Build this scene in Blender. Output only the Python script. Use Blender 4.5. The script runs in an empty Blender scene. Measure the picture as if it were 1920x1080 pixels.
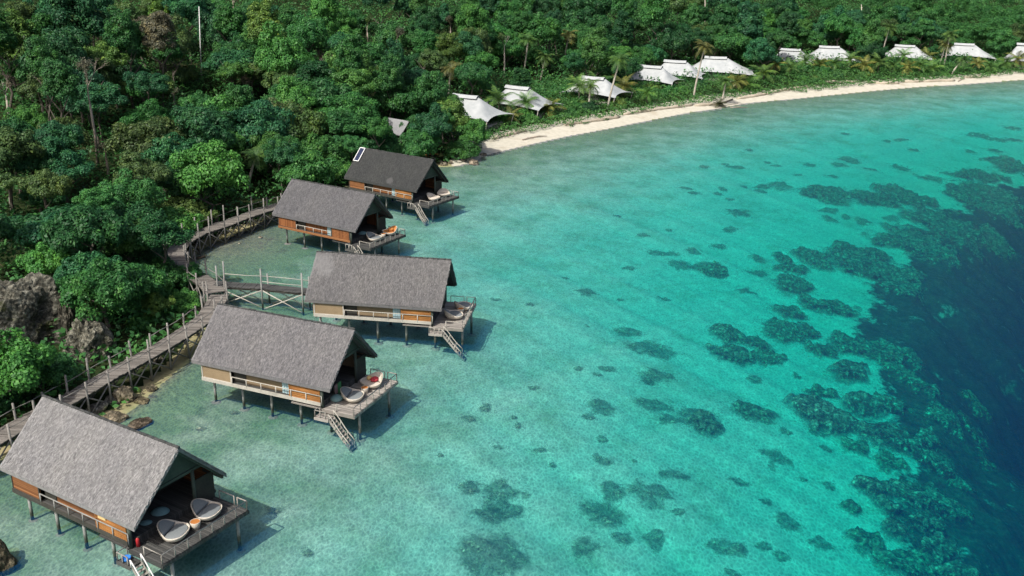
import bpy, bmesh, math, random
import numpy as np
from mathutils import Vector, Matrix, noise as mnoise

# ------------------------------------------------------------------ camera, sky, sun
SC = bpy.context.scene
COL = SC.collection
F_PX, PITCH, ROLL, CAM_H = 1820.15, 0.3493785, 0.0168974, 31.61
cam_data = bpy.data.cameras.new('camera')
cam = bpy.data.objects.new('camera', cam_data)
COL.objects.link(cam)
cp, sp, cr, sr = math.cos(PITCH), math.sin(PITCH), math.cos(ROLL), math.sin(ROLL)
_f = Vector((0, cp, -sp)); _u0 = Vector((0, sp, cp)); _r0 = Vector((1, 0, 0))
_r = _r0 * cr + _u0 * sr
_u = _u0 * cr - _r0 * sr
m = Matrix(((_r.x, _u.x, -_f.x, 0), (_r.y, _u.y, -_f.y, 0), (_r.z, _u.z, -_f.z, CAM_H), (0, 0, 0, 1)))
cam.matrix_world = m
cam_data.sensor_width = 36.0
cam_data.lens = F_PX / 1920 * 36.0
cam_data.clip_start = 0.5
cam_data.clip_end = 12000
SC.camera = cam

SUN_AZ, SUN_EL = math.radians(52), math.radians(51)      # direction in which the light travels, and height
sun_dir = Vector((math.cos(SUN_AZ) * math.cos(SUN_EL), math.sin(SUN_AZ) * math.cos(SUN_EL), -math.sin(SUN_EL)))
sl = bpy.data.lights.new('sun', 'SUN')
sl.energy = 4.3
sl.angle = math.radians(0.5)
sl.color = (1.0, 0.96, 0.90)
sun = bpy.data.objects.new('sun', sl)
sun.rotation_euler = sun_dir.to_track_quat('-Z', 'Y').to_euler()
sun.location = (-60, -60, 120)
COL.objects.link(sun)
world = bpy.data.worlds.new('World')
SC.world = world
world.use_nodes = True
wn = world.node_tree.nodes
sky = wn.new('ShaderNodeTexSky')
sky.sky_type = 'NISHITA'
sky.sun_disc = False
sky.dust_density = 5.0
sky.ozone_density = 0.4
sky.air_density = 0.8
sky.sun_elevation = SUN_EL
sky.sun_rotation = math.atan2(-sun_dir.x, -sun_dir.y)
bg = wn['Background']
world.node_tree.links.new(sky.outputs[0], bg.inputs[0])
bg.inputs[1].default_value = 0.145
SC.view_settings.view_transform = 'Standard'
SC.view_settings.look = 'None'
SC.view_settings.exposure = 0.05
SC.view_settings.gamma = 1.0
SC.render.engine = 'CYCLES'
SC.cycles.max_bounces = 6
SC.cycles.diffuse_bounces = 3
SC.cycles.glossy_bounces = 2
SC.cycles.transmission_bounces = 3
SC.cycles.transparent_max_bounces = 20
SC.cycles.volume_bounces = 0
SC.cycles.caustics_reflective = False
SC.cycles.caustics_refractive = False
SC.cycles.use_denoising = True

rng = np.random.default_rng(7)
random.seed(7)


# ------------------------------------------------------------------ helpers: placement
def ray(px, py):
    x = (px - 960) / F_PX
    u = -(py - 540) / F_PX
    x, u = x * cr - u * sr, x * sr + u * cr
    return Vector((x, cp + u * sp, -sp + u * cp))


def at(px, py, z=0.0):
    d = ray(px, py)
    t = (z - CAM_H) / d.z
    return Vector((d.x * t, d.y * t, z))


def to_px(P):
    P = np.atleast_2d(np.asarray(P, float))
    d = P - np.array([0, 0, CAM_H])
    z = d[:, 1] * cp - d[:, 2] * sp
    u = d[:, 1] * sp + d[:, 2] * cp
    x = d[:, 0]
    x, u = x * cr + u * sr, -x * sr + u * cr
    return 960 + F_PX * x / z, 540 - F_PX * u / z, z


def tag(o, label=None, cat=None, group=None, kind=None):
    if label: o['label'] = label
    if cat: o['category'] = cat
    if group: o['group'] = group
    if kind: o['kind'] = kind
    return o


def empty(name, loc, rz=0.0):
    o = bpy.data.objects.new(name, None)
    o.location = loc
    o.rotation_euler = (0, 0, rz)
    o.empty_display_size = 0.3
    COL.objects.link(o)
    return o


def link_mesh(name, me, mat, parent=None):
    if mat is not None and not me.materials:
        me.materials.append(mat)
    o = bpy.data.objects.new(name, me)
    COL.objects.link(o)
    if parent is not None:
        o.parent = parent
    return o


def np_mesh(name, verts, quads, smooth=False):
    """mesh from an (n,3) array and an (m,4) or (m,3) index array"""
    me = bpy.data.meshes.new(name)
    verts = np.ascontiguousarray(verts, np.float32)
    quads = np.ascontiguousarray(quads, np.int32)
    k = quads.shape[1]
    me.vertices.add(len(verts)); me.vertices.foreach_set('co', verts.ravel())
    me.loops.add(quads.size); me.loops.foreach_set('vertex_index', quads.ravel())
    me.polygons.add(len(quads))
    me.polygons.foreach_set('loop_start', np.arange(0, quads.size, k, dtype=np.int32))
    me.polygons.foreach_set('loop_total', np.full(len(quads), k, np.int32))
    if smooth:
        me.polygons.foreach_set('use_smooth', np.ones(len(quads), bool))
    me.update(calc_edges=True)
    return me


class MB:
    """collects boxes, beams, tubes and free faces; build() links them as ONE mesh object"""
    def __init__(self):
        self.v = []; self.f = []

    def face(self, pts):
        n = len(self.v)
        self.v += [tuple(p) for p in pts]
        self.f.append(tuple(range(n, n + len(pts))))

    def hexa(self, c):
        n = len(self.v)
        self.v += [tuple(p) for p in c]
        for q in ((0, 3, 2, 1), (4, 5, 6, 7), (0, 1, 5, 4), (1, 2, 6, 5), (2, 3, 7, 6), (3, 0, 4, 7)):
            self.f.append(tuple(n + i for i in q))

    def box(self, x0, x1, y0, y1, z0, z1):
        self.hexa([(x0, y0, z0), (x1, y0, z0), (x1, y1, z0), (x0, y1, z0), (x0, y0, z1), (x1, y0, z1), (x1, y1, z1), (x0, y1, z1)])

    def beam(self, p, q, w, h, up=(0, 0, 1)):
        p = Vector(p); q = Vector(q); d = (q - p).normalized(); up = Vector(up)
        s = d.cross(up)
        if s.length < 1e-4: s = d.cross(Vector((1, 0, 0)))
        s.normalize(); t = s.cross(d)
        s *= w / 2; t *= h / 2
        self.hexa([p - s - t, p + s - t, q + s - t, q - s - t, p - s + t, p + s + t, q + s + t, q - s + t])

    def tube(self, pts, radii, n=7, cap=True):
        pts = [Vector(p) for p in pts]
        if not hasattr(radii, '__len__'): radii = [radii] * len(pts)
        base = len(self.v)
        for i, p in enumerate(pts):
            d = (pts[min(i + 1, len(pts) - 1)] - pts[max(i - 1, 0)]).normalized()
            a = d.cross(Vector((0.31, 0.95, 0.05)))
            if a.length < 0.1: a = d.cross(Vector((1, 0, 0)))
            a.normalize(); b = d.cross(a)
            for k in range(n):
                t = 2 * math.pi * k / n
                self.v.append(tuple(p + (a * math.cos(t) + b * math.sin(t)) * radii[i]))
        for i in range(len(pts) - 1):
            for k in range(n):
                k2 = (k + 1) % n
                self.f.append((base + i * n + k, base + i * n + k2, base + (i + 1) * n + k2, base + (i + 1) * n + k))
        if cap:
            self.f.append(tuple(base + k for k in range(n))[::-1])
            self.f.append(tuple(base + (len(pts) - 1) * n + k for k in range(n)))

    def lathe(self, c, prof, n=20, sx=1.0, sy=1.0):
        base = len(self.v)
        for r, z in prof:
            for k in range(n):
                t = 2 * math.pi * k / n
                self.v.append((c[0] + r * sx * math.cos(t), c[1] + r * sy * math.sin(t), c[2] + z))
        for i in range(len(prof) - 1):
            for k in range(n):
                k2 = (k + 1) % n
                self.f.append((base + i * n + k, base + i * n + k2, base + (i + 1) * n + k2, base + (i + 1) * n + k))

    def build(self, name, mat, parent=None, smooth=False):
        me = bpy.data.meshes.new(name)
        me.from_pydata(self.v, [], self.f)
        if smooth:
            me.polygons.foreach_set('use_smooth', np.ones(len(me.polygons), bool))
        me.update()
        return link_mesh(name, me, mat, parent)


# ------------------------------------------------------------------ helpers: materials
def new_mat(name):
    mt = bpy.data.materials.new(name)
    mt.use_nodes = True
    nt = mt.node_tree
    nt.nodes.clear()
    out = nt.nodes.new('ShaderNodeOutputMaterial')
    return mt, nt, out


def N(nt, kind, **kw):
    n = nt.nodes.new(kind)
    for k, v in kw.items():
        if k.startswith('i_'):
            key = k[2:]
            key = int(key) if key.isdigit() else key.replace('_', ' ')
            n.inputs[key].default_value = v
        else:
            setattr(n, k, v)
    return n


def L(nt, a, b): nt.links.new(a, b)


def coord(nt, scale=(1, 1, 1), rot=(0, 0, 0), which='Object'):
    tc = N(nt, 'ShaderNodeTexCoord')
    mp = N(nt, 'ShaderNodeMapping')
    mp.inputs['Scale'].default_value = scale
    mp.inputs['Rotation'].default_value = rot
    L(nt, tc.outputs[which], mp.inputs[0])
    return mp.outputs[0]


def ramp(nt, fac, stops, interp='LINEAR'):
    r = N(nt, 'ShaderNodeValToRGB')
    r.color_ramp.interpolation = interp
    el = r.color_ramp.elements
    while len(el) < len(stops): el.new(0.5)
    for e, (p, c) in zip(el, stops):
        e.position = p
        e.color = (c[0], c[1], c[2], 1) if hasattr(c, '__len__') else (c, c, c, 1)
    L(nt, fac, r.inputs[0])
    return r.outputs[0]


def noise(nt, vec, scale, detail=3, rough=0.55, dist=0.0):
    n = N(nt, 'ShaderNodeTexNoise')
    n.inputs['Scale'].default_value = scale
    n.inputs['Detail'].default_value = detail
    n.inputs['Roughness'].default_value = rough
    n.inputs['Distortion'].default_value = dist
    if vec is not None: L(nt, vec, n.inputs['Vector'])
    return n.outputs[0]


def mix(nt, fac, a, b, mode='MIX'):
    x = N(nt, 'ShaderNodeMix', data_type='RGBA', blend_type=mode)
    if hasattr(fac, 'links') or not isinstance(fac, (int, float)): L(nt, fac, x.inputs[0])
    else: x.inputs[0].default_value = fac
    for s, v in ((6, a), (7, b)):
        if isinstance(v, tuple): x.inputs[s].default_value = (v[0], v[1], v[2], 1)
        else: L(nt, v, x.inputs[s])
    return x.outputs[2]


def principled(nt, out, color, rough=0.8, bump=None, bstr=0.3, bdist=0.05, spec=0.3):
    p = N(nt, 'ShaderNodeBsdfPrincipled')
    if isinstance(color, tuple): p.inputs['Base Color'].default_value = (*color, 1)
    else: L(nt, color, p.inputs['Base Color'])
    p.inputs['Roughness'].default_value = rough
    p.inputs['Specular IOR Level'].default_value = spec
    if bump is not None:
        b = N(nt, 'ShaderNodeBump')
        b.inputs['Strength'].default_value = bstr
        b.inputs['Distance'].default_value = bdist
        L(nt, bump, b.inputs['Height'])
        L(nt, b.outputs[0], p.inputs['Normal'])
    L(nt, p.outputs[0], out.inputs[0])
    return p


def grain_mat(name, dark, light, scale=(1, 1, 1), nscale=3.0, rough=0.8, bstr=0.3, detail=4, lo=0.3, hi=0.7, spec=0.25):
    mt, nt, out = new_mat(name)
    c = coord(nt, scale)
    n = noise(nt, c, nscale, detail, 0.65)
    big = noise(nt, coord(nt), 0.5, 2)
    col = mix(nt, 0.5, ramp(nt, n, [(lo, dark), (hi, light)]), ramp(nt, big, [(0.35, dark), (0.65, light)]))
    principled(nt, out, col, rough, n, bstr, 0.03, spec)
    return mt


def thatch_mat(name, dark, mid, light, patch=None):
    mt, nt, out = new_mat(name)
    fine = noise(nt, coord(nt, (20, 7, 7)), 1.0, 4, 0.75)
    med = noise(nt, coord(nt, (5, 2.2, 2.2)), 1.0, 3, 0.7)
    big = noise(nt, coord(nt), 0.35, 3, 0.6)
    isl = N(nt, 'ShaderNodeNewGeometry').outputs['Random Per Island']
    c = ramp(nt, fine, [(0.25, dark), (0.5, mid), (0.75, light)])
    c = mix(nt, 0.4, c, ramp(nt, med, [(0.3, dark), (0.7, light)]))
    c = mix(nt, 0.45, c, ramp(nt, isl, [(0.0, dark), (0.5, mid), (1.0, light)]))
    c = mix(nt, 0.8, c, ramp(nt, big, [(0.3, (0.82, 0.82, 0.84)), (0.7, (1.0, 0.99, 0.96))]), 'MULTIPLY')
    if patch:
        pn = noise(nt, coord(nt, (1, 1, 1)), 0.9, 4, 0.7)
        tc = N(nt, 'ShaderNodeTexCoord')
        d = N(nt, 'ShaderNodeVectorMath', operation='DISTANCE')
        L(nt, tc.outputs['Object'], d.inputs[0]); d.inputs[1].default_value = patch[0]
        s = N(nt, 'ShaderNodeMath', operation='SUBTRACT'); L(nt, pn, s.inputs[0])
        dv = N(nt, 'ShaderNodeMath', operation='DIVIDE'); L(nt, d.outputs['Value'], dv.inputs[0]); dv.inputs[1].default_value = patch[1]
        L(nt, dv.outputs[0], s.inputs[1])
        c = mix(nt, ramp(nt, s.outputs[0], [(0.02, 0.0), (0.25, 0.55)]), c, patch[2])
    principled(nt, out, c, 0.95, fine, 0.5, 0.06, 0.1)
    return mt


def board_mat(name, dark, light, axis='x', pitch=0.16, seam=0.25, rough=0.8):
    """timber boards: seams every `pitch` metres across `axis`, grain along it"""
    mt, nt, out = new_mat(name)
    tc = N(nt, 'ShaderNodeTexCoord'); sx = N(nt, 'ShaderNodeSeparateXYZ'); L(nt, tc.outputs['Object'], sx.inputs[0])
    v = sx.outputs[{'x': 0, 'y': 1, 'z': 2}[axis]]
    dv = N(nt, 'ShaderNodeMath', operation='DIVIDE'); L(nt, v, dv.inputs[0]); dv.inputs[1].default_value = pitch
    fr = N(nt, 'ShaderNodeMath', operation='FRACT'); L(nt, dv.outputs[0], fr.inputs[0])
    fl = N(nt, 'ShaderNodeMath', operation='FLOOR'); L(nt, dv.outputs[0], fl.inputs[0])
    wn_ = N(nt, 'ShaderNodeTexWhiteNoise', noise_dimensions='1D'); L(nt, fl.outputs[0], wn_.inputs['W'])
    sc = {'x': (18, 2, 2), 'y': (2, 18, 2), 'z': (2, 2, 18)}[axis]
    g = noise(nt, coord(nt, sc), 1.0, 4, 0.7)
    md = N(nt, 'ShaderNodeMath', operation='ADD'); L(nt, g, md.inputs[0]); L(nt, wn_.outputs['Value'], md.inputs[1])
    hf = N(nt, 'ShaderNodeMath', operation='MULTIPLY'); L(nt, md.outputs[0], hf.inputs[0]); hf.inputs[1].default_value = 0.5
    c = ramp(nt, hf.outputs[0], [(0.2, dark), (0.75, light)])
    s = ramp(nt, fr.outputs[0], [(0.0, seam), (0.1, 1.0), (0.9, 1.0), (1.0, seam)])
    c = mix(nt, 1.0, c, s, 'MULTIPLY')
    principled(nt, out, c, rough, s, 0.4, 0.02, 0.2)
    return mt


def weave_mat(name, a, b, cells=4.0):
    mt, nt, out = new_mat(name)
    ck = N(nt, 'ShaderNodeTexChecker'); ck.inputs['Scale'].default_value = cells
    L(nt, coord(nt), ck.inputs['Vector'])
    ck.inputs['Color1'].default_value = (*a, 1); ck.inputs['Color2'].default_value = (*b, 1)
    n = noise(nt, coord(nt, (6, 6, 20)), 1.5, 4, 0.7)
    c = mix(nt, 0.6, ck.outputs[0], ramp(nt, n, [(0.3, b), (0.7, a)]))
    big = noise(nt, coord(nt), 0.9, 3)
    c = mix(nt, 0.7, c, ramp(nt, big, [(0.3, 0.72), (0.65, 1.0)]), 'MULTIPLY')
    principled(nt, out, c, 0.8, n, 0.3, 0.02, 0.2)
    return mt


def leaf_mat(name, trans=0.3):
    """leaf colour is the object's own colour, varied leaf by leaf and clump by clump"""
    mt, nt, out = new_mat(name)
    oi = N(nt, 'ShaderNodeObjectInfo')
    isl = N(nt, 'ShaderNodeNewGeometry').outputs['Random Per Island']
    c = mix(nt, 1.0, oi.outputs['Color'], ramp(nt, isl, [(0.0, (0.55, 0.6, 0.6)), (0.5, (1, 1, 1)), (0.93, (1.25, 1.2, 1.0)), (1.0, (1.9, 1.6, 1.2))]), 'MULTIPLY')
    cl = noise(nt, coord(nt), 0.55, 3, 0.6)
    c = mix(nt, 1.0, c, ramp(nt, cl, [(0.3, (0.7, 0.78, 0.85)), (0.5, (1, 1, 1)), (0.72, (1.45, 1.25, 0.9))]), 'MULTIPLY')
    d = N(nt, 'ShaderNodeBsdfPrincipled'); L(nt, c, d.inputs['Base Color'])
    d.inputs['Roughness'].default_value = 0.5
    d.inputs['Specular IOR Level'].default_value = 0.25
    t = N(nt, 'ShaderNodeBsdfTranslucent'); L(nt, c, t.inputs[0])
    mx = N(nt, 'ShaderNodeMixShader'); mx.inputs[0].default_value = trans
    L(nt, d.outputs[0], mx.inputs[1]); L(nt, t.outputs[0], mx.inputs[2])
    L(nt, mx.outputs[0], out.inputs[0])
    return mt


M = {}
M['thatch_pale'] = thatch_mat('thatch_pale', (0.095, 0.095, 0.096), (0.222, 0.221, 0.222), (0.43, 0.427, 0.42))
M['thatch_grey'] = thatch_mat('thatch_grey', (0.070, 0.069, 0.072), (0.160, 0.158, 0.163), (0.31, 0.305, 0.305))
M['thatch_streak'] = thatch_mat('thatch_streak', (0.062, 0.061, 0.062), (0.136, 0.135, 0.137), (0.275, 0.270, 0.265), ((1.5, -0.9, 5.6), 2.4, (0.24, 0.24, 0.24)))
M['thatch_slate'] = thatch_mat('thatch_slate', (0.058, 0.058, 0.061), (0.128, 0.128, 0.134), (0.235, 0.235, 0.24))
M['thatch_dark'] = thatch_mat('thatch_dark', (0.026, 0.029, 0.029), (0.058, 0.062, 0.062), (0.105, 0.108, 0.105), ((7.4, -2.7, 3.9), 1.2, (0.14, 0.14, 0.14)))
M['bamboo'] = weave_mat('bamboo', (0.33, 0.25, 0.155), (0.24, 0.175, 0.105), 14.0)
M['bamboo_dim'] = weave_mat('bamboo_dim', (0.34, 0.24, 0.13), (0.22, 0.15, 0.08), 14.0)
M['timber'] = grain_mat('timber', (0.17, 0.066, 0.018), (0.42, 0.195, 0.062), (1.2, 3, 9), 1.6)
M['timber_red'] = board_mat('timber_red', (0.17, 0.06, 0.022), (0.32, 0.13, 0.05), 'x', 0.12)
M['timber_brown'] = board_mat('timber_brown', (0.15, 0.062, 0.025), (0.34, 0.155, 0.065), 'z', 0.12)
M['grey_plank'] = board_mat('grey_plank', (0.20, 0.185, 0.165), (0.42, 0.39, 0.35), 'y', 0.14)
M['walk_plank'] = board_mat('walk_plank', (0.10, 0.092, 0.082), (0.24, 0.22, 0.195), 'y', 0.14)
M['walk_wood'] = grain_mat('walk_wood', (0.12, 0.115, 0.105), (0.30, 0.285, 0.26), (3, 3, 3), 2.0)
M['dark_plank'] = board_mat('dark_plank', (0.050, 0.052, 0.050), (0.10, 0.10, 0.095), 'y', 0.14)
M['grey_wood'] = grain_mat('grey_wood', (0.20, 0.19, 0.17), (0.46, 0.43, 0.38), (3, 3, 3), 2.0)
M['pale_wood'] = grain_mat('pale_wood', (0.30, 0.285, 0.25), (0.52, 0.49, 0.43), (3, 3, 3), 2.0)
M['dark_wood'] = grain_mat('dark_wood', (0.028, 0.030, 0.026), (0.07, 0.066, 0.055), (3, 3, 3), 2.0)
M['stilt'] = grain_mat('stilt', (0.16, 0.165, 0.155), (0.36, 0.36, 0.34), (3, 3, 2), 2.0)


def tide_stain(mt):
    nt = mt.node_tree
    p = next(n for n in nt.nodes if n.type == 'BSDF_PRINCIPLED')
    old = p.inputs['Base Color'].links[0].from_socket
    tc = N(nt, 'ShaderNodeTexCoord'); sx = N(nt, 'ShaderNodeSeparateXYZ'); L(nt, tc.outputs['Object'], sx.inputs[0])
    ad = N(nt, 'ShaderNodeMath', operation='MULTIPLY_ADD'); L(nt, noise(nt, coord(nt), 5.0, 3), ad.inputs[0]); ad.inputs[1].default_value = -.5; L(nt, sx.outputs[2], ad.inputs[2])
    L(nt, mix(nt, ramp(nt, ad.outputs[0], [(0.05, 0.85), (0.35, 0.0)]), old, (0.055, 0.060, 0.040)), p.inputs['Base Color'])


tide_stain(M['stilt'])
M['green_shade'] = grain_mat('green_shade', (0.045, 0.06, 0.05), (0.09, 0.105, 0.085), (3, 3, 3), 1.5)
M['curtain'] = grain_mat('curtain', (0.28, 0.42, 0.46), (0.46, 0.60, 0.62), (14, 14, 1), 1.0)
M['wicker'] = grain_mat('wicker', (0.48, 0.42, 0.34), (0.74, 0.68, 0.58), (8, 8, 20), 2.0)
M['cushion'] = grain_mat('cushion', (0.15, 0.17, 0.175), (0.25, 0.27, 0.275), (4, 4, 4), 4.0, bstr=0.1)
M['red_cloth'] = grain_mat('red_cloth', (0.38, 0.03, 0.045), (0.55, 0.08, 0.09), (3, 3, 3), 3.0)
M['yellow_cloth'] = grain_mat('yellow_cloth', (0.60, 0.40, 0.16), (0.72, 0.55, 0.28), (3, 3, 3), 3.0)
M['orange_cloth'] = grain_mat('orange_cloth', (0.46, 0.15, 0.035), (0.66, 0.33, 0.11), (4, 4, 4), 3.0)
M['green_cloth'] = grain_mat('green_cloth', (0.05, 0.22, 0.08), (0.12, 0.36, 0.14), (4, 4, 4), 3.0)
M['pink_cloth'] = grain_mat('pink_cloth', (0.28, 0.18, 0.17), (0.42, 0.28, 0.26), (4, 4, 4), 3.0)
M['teal_cloth'] = grain_mat('teal_cloth', (0.14, 0.26, 0.27), (0.24, 0.38, 0.38), (4, 4, 4), 3.0)
M['blue_cloth'] = grain_mat('blue_cloth', (0.02, 0.14, 0.50), (0.05, 0.25, 0.66), (4, 4, 4), 3.0)
M['table_top'] = grain_mat('table_top', (0.40, 0.14, 0.03), (0.52, 0.21, 0.06), (4, 4, 4), 3.0)
M['red_paint'] = grain_mat('red_paint', (0.40, 0.02, 0.03), (0.5, 0.05, 0.05), (2, 2, 2), 2.0, rough=0.4)
M['picture'] = grain_mat('picture', (0.14, 0.26, 0.24), (0.42, 0.36, 0.14), (3, 3, 3), 1.2)
M['bright_pane'] = grain_mat('bright_pane', (0.55, 0.66, 0.66), (0.75, 0.80, 0.80), (1, 1, 1), 2.0, rough=0.15, bstr=0.0)  # pale pane colour stands in for bright outside light
M['white_paint'] = grain_mat('white_paint', (0.70, 0.70, 0.68), (0.82, 0.82, 0.80), (2, 2, 2), 2.0, rough=0.5)
M['canvas'] = grain_mat('canvas', (0.32, 0.345, 0.35), (0.43, 0.45, 0.45), (1, 1, 1), 1.0, rough=0.7, bstr=0.05)
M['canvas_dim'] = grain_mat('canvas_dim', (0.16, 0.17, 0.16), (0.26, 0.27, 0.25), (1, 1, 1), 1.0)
M['slate_roof'] = grain_mat('slate_roof', (0.16, 0.165, 0.17), (0.28, 0.285, 0.29), (2, 2, 2), 2.0)
M['bark'] = grain_mat('bark', (0.06, 0.052, 0.042), (0.16, 0.14, 0.115), (2, 2, 0.8), 2.0)
M['pale_bark'] = grain_mat('pale_bark', (0.30, 0.27, 0.22), (0.52, 0.48, 0.41), (2, 2, 0.8), 2.0)
M['dead_bark'] = grain_mat('dead_bark', (0.20, 0.165, 0.13), (0.40, 0.35, 0.29), (2, 2, 2), 2.0)
M['berm'] = grain_mat('berm', (0.30, 0.26, 0.20), (0.52, 0.46, 0.36), (1, 1, 1), 1.3)
M['leaf'] = leaf_mat('leaf')
M['frond'] = leaf_mat('frond', 0.25)


def rock_mat():
    mt, nt, out = new_mat('rock')
    c = coord(nt)
    n = noise(nt, c, 2.4, 9, 0.78)
    v = N(nt, 'ShaderNodeTexVoronoi', feature='F1'); v.inputs['Scale'].default_value = 3.4
    L(nt, c, v.inputs['Vector'])
    oi = N(nt, 'ShaderNodeObjectInfo')
    col = ramp(nt, n, [(0.36, (0.025, 0.025, 0.024)), (0.5, (0.13, 0.132, 0.115)), (0.62, (0.52, 0.51, 0.45))])
    col = mix(nt, 0.35, col, ramp(nt, v.outputs['Distance'], [(0.1, (0.25, 0.22, 0.18)), (0.6, (0.04, 0.04, 0.035))]))
    moss = noise(nt, coord(nt), 0.45, 4, 0.7)
    col = mix(nt, ramp(nt, moss, [(0.56, 0.0), (0.66, 0.75)]), col, (0.055, 0.07, 0.022))
    col = mix(nt, 1.0, col, oi.outputs['Color'], 'MULTIPLY')
    principled(nt, out, col, 0.95, n, 1.0, 0.25, 0.1)
    return mt


def solar_mat():
    mt, nt, out = new_mat('solar_cells')
    b = N(nt, 'ShaderNodeTexBrick'); b.offset = 0.0
    b.inputs['Scale'].default_value = 5.0; b.inputs['Mortar Size'].default_value = 0.03
    b.inputs['Color1'].default_value = (0.008, 0.013, 0.045, 1); b.inputs['Color2'].default_value = (0.012, 0.02, 0.06, 1)
    b.inputs['Mortar'].default_value = (0.05, 0.06, 0.09, 1)
    L(nt, coord(nt), b.inputs['Vector'])
    principled(nt, out, b.outputs[0], 0.15, None, spec=0.5)
    return mt


M['rock'] = rock_mat()
M['solar'] = solar_mat()

# ------------------------------------------------------------------ the setting: shore, sea bed, hill
SHORE_PX = [(-140, 915), (-20, 872), (80, 835), (190, 800), (250, 768), (310, 715), (350, 682), (385, 640), (392, 600), (372, 560), (360, 520),
            (352, 502), (364, 478), (398, 455), (440, 440), (500, 417), (530, 404), (565, 394), (605, 380), (645, 362), (690, 340), (750, 322),
            (815, 313), (850, 312), (890, 303), (905, 292), (950, 281), (1000, 269), (1060, 256), (1140, 241), (1220, 225), (1290, 211),
            (1340, 204), (1400, 193), (1480, 186), (1560, 178), (1640, 170), (1720, 163), (1800, 158), (1870, 153), (1920, 149)]
SHORE = [(-70, -60), (-52, 10), (-42, 34)] + [tuple(at(x, y, 0)[:2]) for x, y in SHORE_PX] + [(175, 272), (300, 330), (700, 470), (2500, 900)]
LAND = SHORE + [(2500, 6000), (-6000, 6000), (-6000, -60)]
EDGE_PX = [(2250, 318), (2040, 338), (1915, 362), (1830, 395), (1800, 440), (1760, 490), (1735, 540), (1705, 600), (1700, 660), (1745, 735), (1800, 810), (1835, 900), (1845, 1000), (1845, 1120)]
EDGE = [(900, 330)] + [tuple(at(x, y, -3)[:2]) for x, y in EDGE_PX] + [(26.0, 30.0), (26, 0), (20, -60)]
DEEP = EDGE + [(5000, -60), (5000, 330)]


def seg_dist(P, poly):
    best = np.full(len(P), 1e18)
    for a, b in zip(poly[:-1], poly[1:]):
        a = np.array(a); d = np.array(b) - a
        t = np.clip(((P - a) @ d) / (d @ d), 0, 1)
        q = P - a - t[:, None] * d
        best = np.minimum(best, (q * q).sum(1))
    return np.sqrt(best)


def inside(P, poly):
    r = np.zeros(len(P), bool)
    x, y = P[:, 0], P[:, 1]
    for (x0, y0), (x1, y1) in zip(poly, poly[1:] + poly[:1]):
        if y0 == y1: continue
        c = ((y0 > y) != (y1 > y)) & (x < (x1 - x0) * (y - y0) / (y1 - y0) + x0)
        r ^= c
    return r


def wob(x, y, k, s=0.0):
    return (np.sin(x * k + 1.3 + s) * np.cos(y * k * 0.83 + 0.4 + s * 2) + 0.5 * np.sin(x * k * 2.1 + y * k * 1.7 + s) + 0.35 * np.cos(x * k * 3.9 - y * k * 3.3 + s * 3)) / 1.85


INLET = np.array(at(455, 458, 0)[:2])
DEP_T = [0, 0.04, 0.12, 0.30, 0.55, 0.75, 0.9, 1.0]
DEP_Z = [0, 0.13, 0.26, 0.60, 1.55, 2.7, 3.9, 4.8]


def terrain(P):
    """heights, signed distance inland, signed distance beyond the drop-off"""
    P = np.atleast_2d(np.asarray(P, float))
    ds = seg_dist(P, SHORE); ds = np.where(inside(P, LAND), ds, -ds)
    de = seg_dist(P, EDGE); de = np.where(inside(P, DEEP), de, -de)
    x, y = P[:, 0], P[:, 1]
    de = de + 1.8 * wob(x, y, 0.16, 4.0) + 0.9 * wob(x, y, 0.5, 2.0)
    d = np.maximum(ds, 0)
    zl = 0.09 * np.minimum(d, 10) + 0.10 * np.clip(d - 10, 0, 400) + 0.0009 * np.clip(d - 10, 0, 90) ** 2
    wf = np.clip((x + 12) / 16, 0, 1) * (y > 100)
    df_ = np.maximum(d - 30, 0)
    zf = 0.09 * np.minimum(d, 10) + 0.025 * np.clip(d - 10, 0, 20) + 0.11 * df_ + 0.0009 * np.minimum(df_, 90) ** 2
    zl = zl * (1 - wf) + zf * wf
    zl = np.minimum(zl, 60 + 0.02 * d) + np.clip((d - 12) / 30, 0, 1) * (1 - .8 * wf * (d < 34)) * 1.6 * wob(x, y, 0.07)
    s = np.maximum(-ds, 0)
    t = s / (s + np.maximum(-de, 0) + 1e-6)
    zs = -np.interp(t, DEP_T, DEP_Z)
    zs = np.where(de > 0, -4.8 - 0.7 * np.minimum(de, 8) - 1.0 * np.clip(de - 8, 0, 34), zs)
    zs = zs + np.clip(s / 20, 0, 1) * np.clip(1 - de / 8, 0, 1) * (0.12 * wob(x, y, 0.35) + 0.1 * wob(x, y, 0.9, 1.0)) * np.clip(-zs, 0.2, 2)
    g = np.exp(-(((x - INLET[0]) / 9) ** 2 + ((y - INLET[1]) / 10) ** 2))
    zs = np.minimum(zs * (1 - 0.75 * g), -0.02)
    return np.where(ds > 0, zl, zs), ds, de


def H(x, y): return float(terrain([(x, y)])[0][0])


def on_ground(px, py, zmax=60.0):
    """where the pixel's ray meets the terrain"""
    d = ray(px, py)
    t = np.concatenate([np.linspace(30, 420, 900)])
    P = np.stack([d.x * t, d.y * t], 1)
    z = CAM_H + d.z * t
    h = terrain(P)[0]
    k = np.argmax(z <= h)
    if not (z <= h).any(): k = len(t) - 1
    return Vector((P[k, 0], P[k, 1], h[k]))


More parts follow.
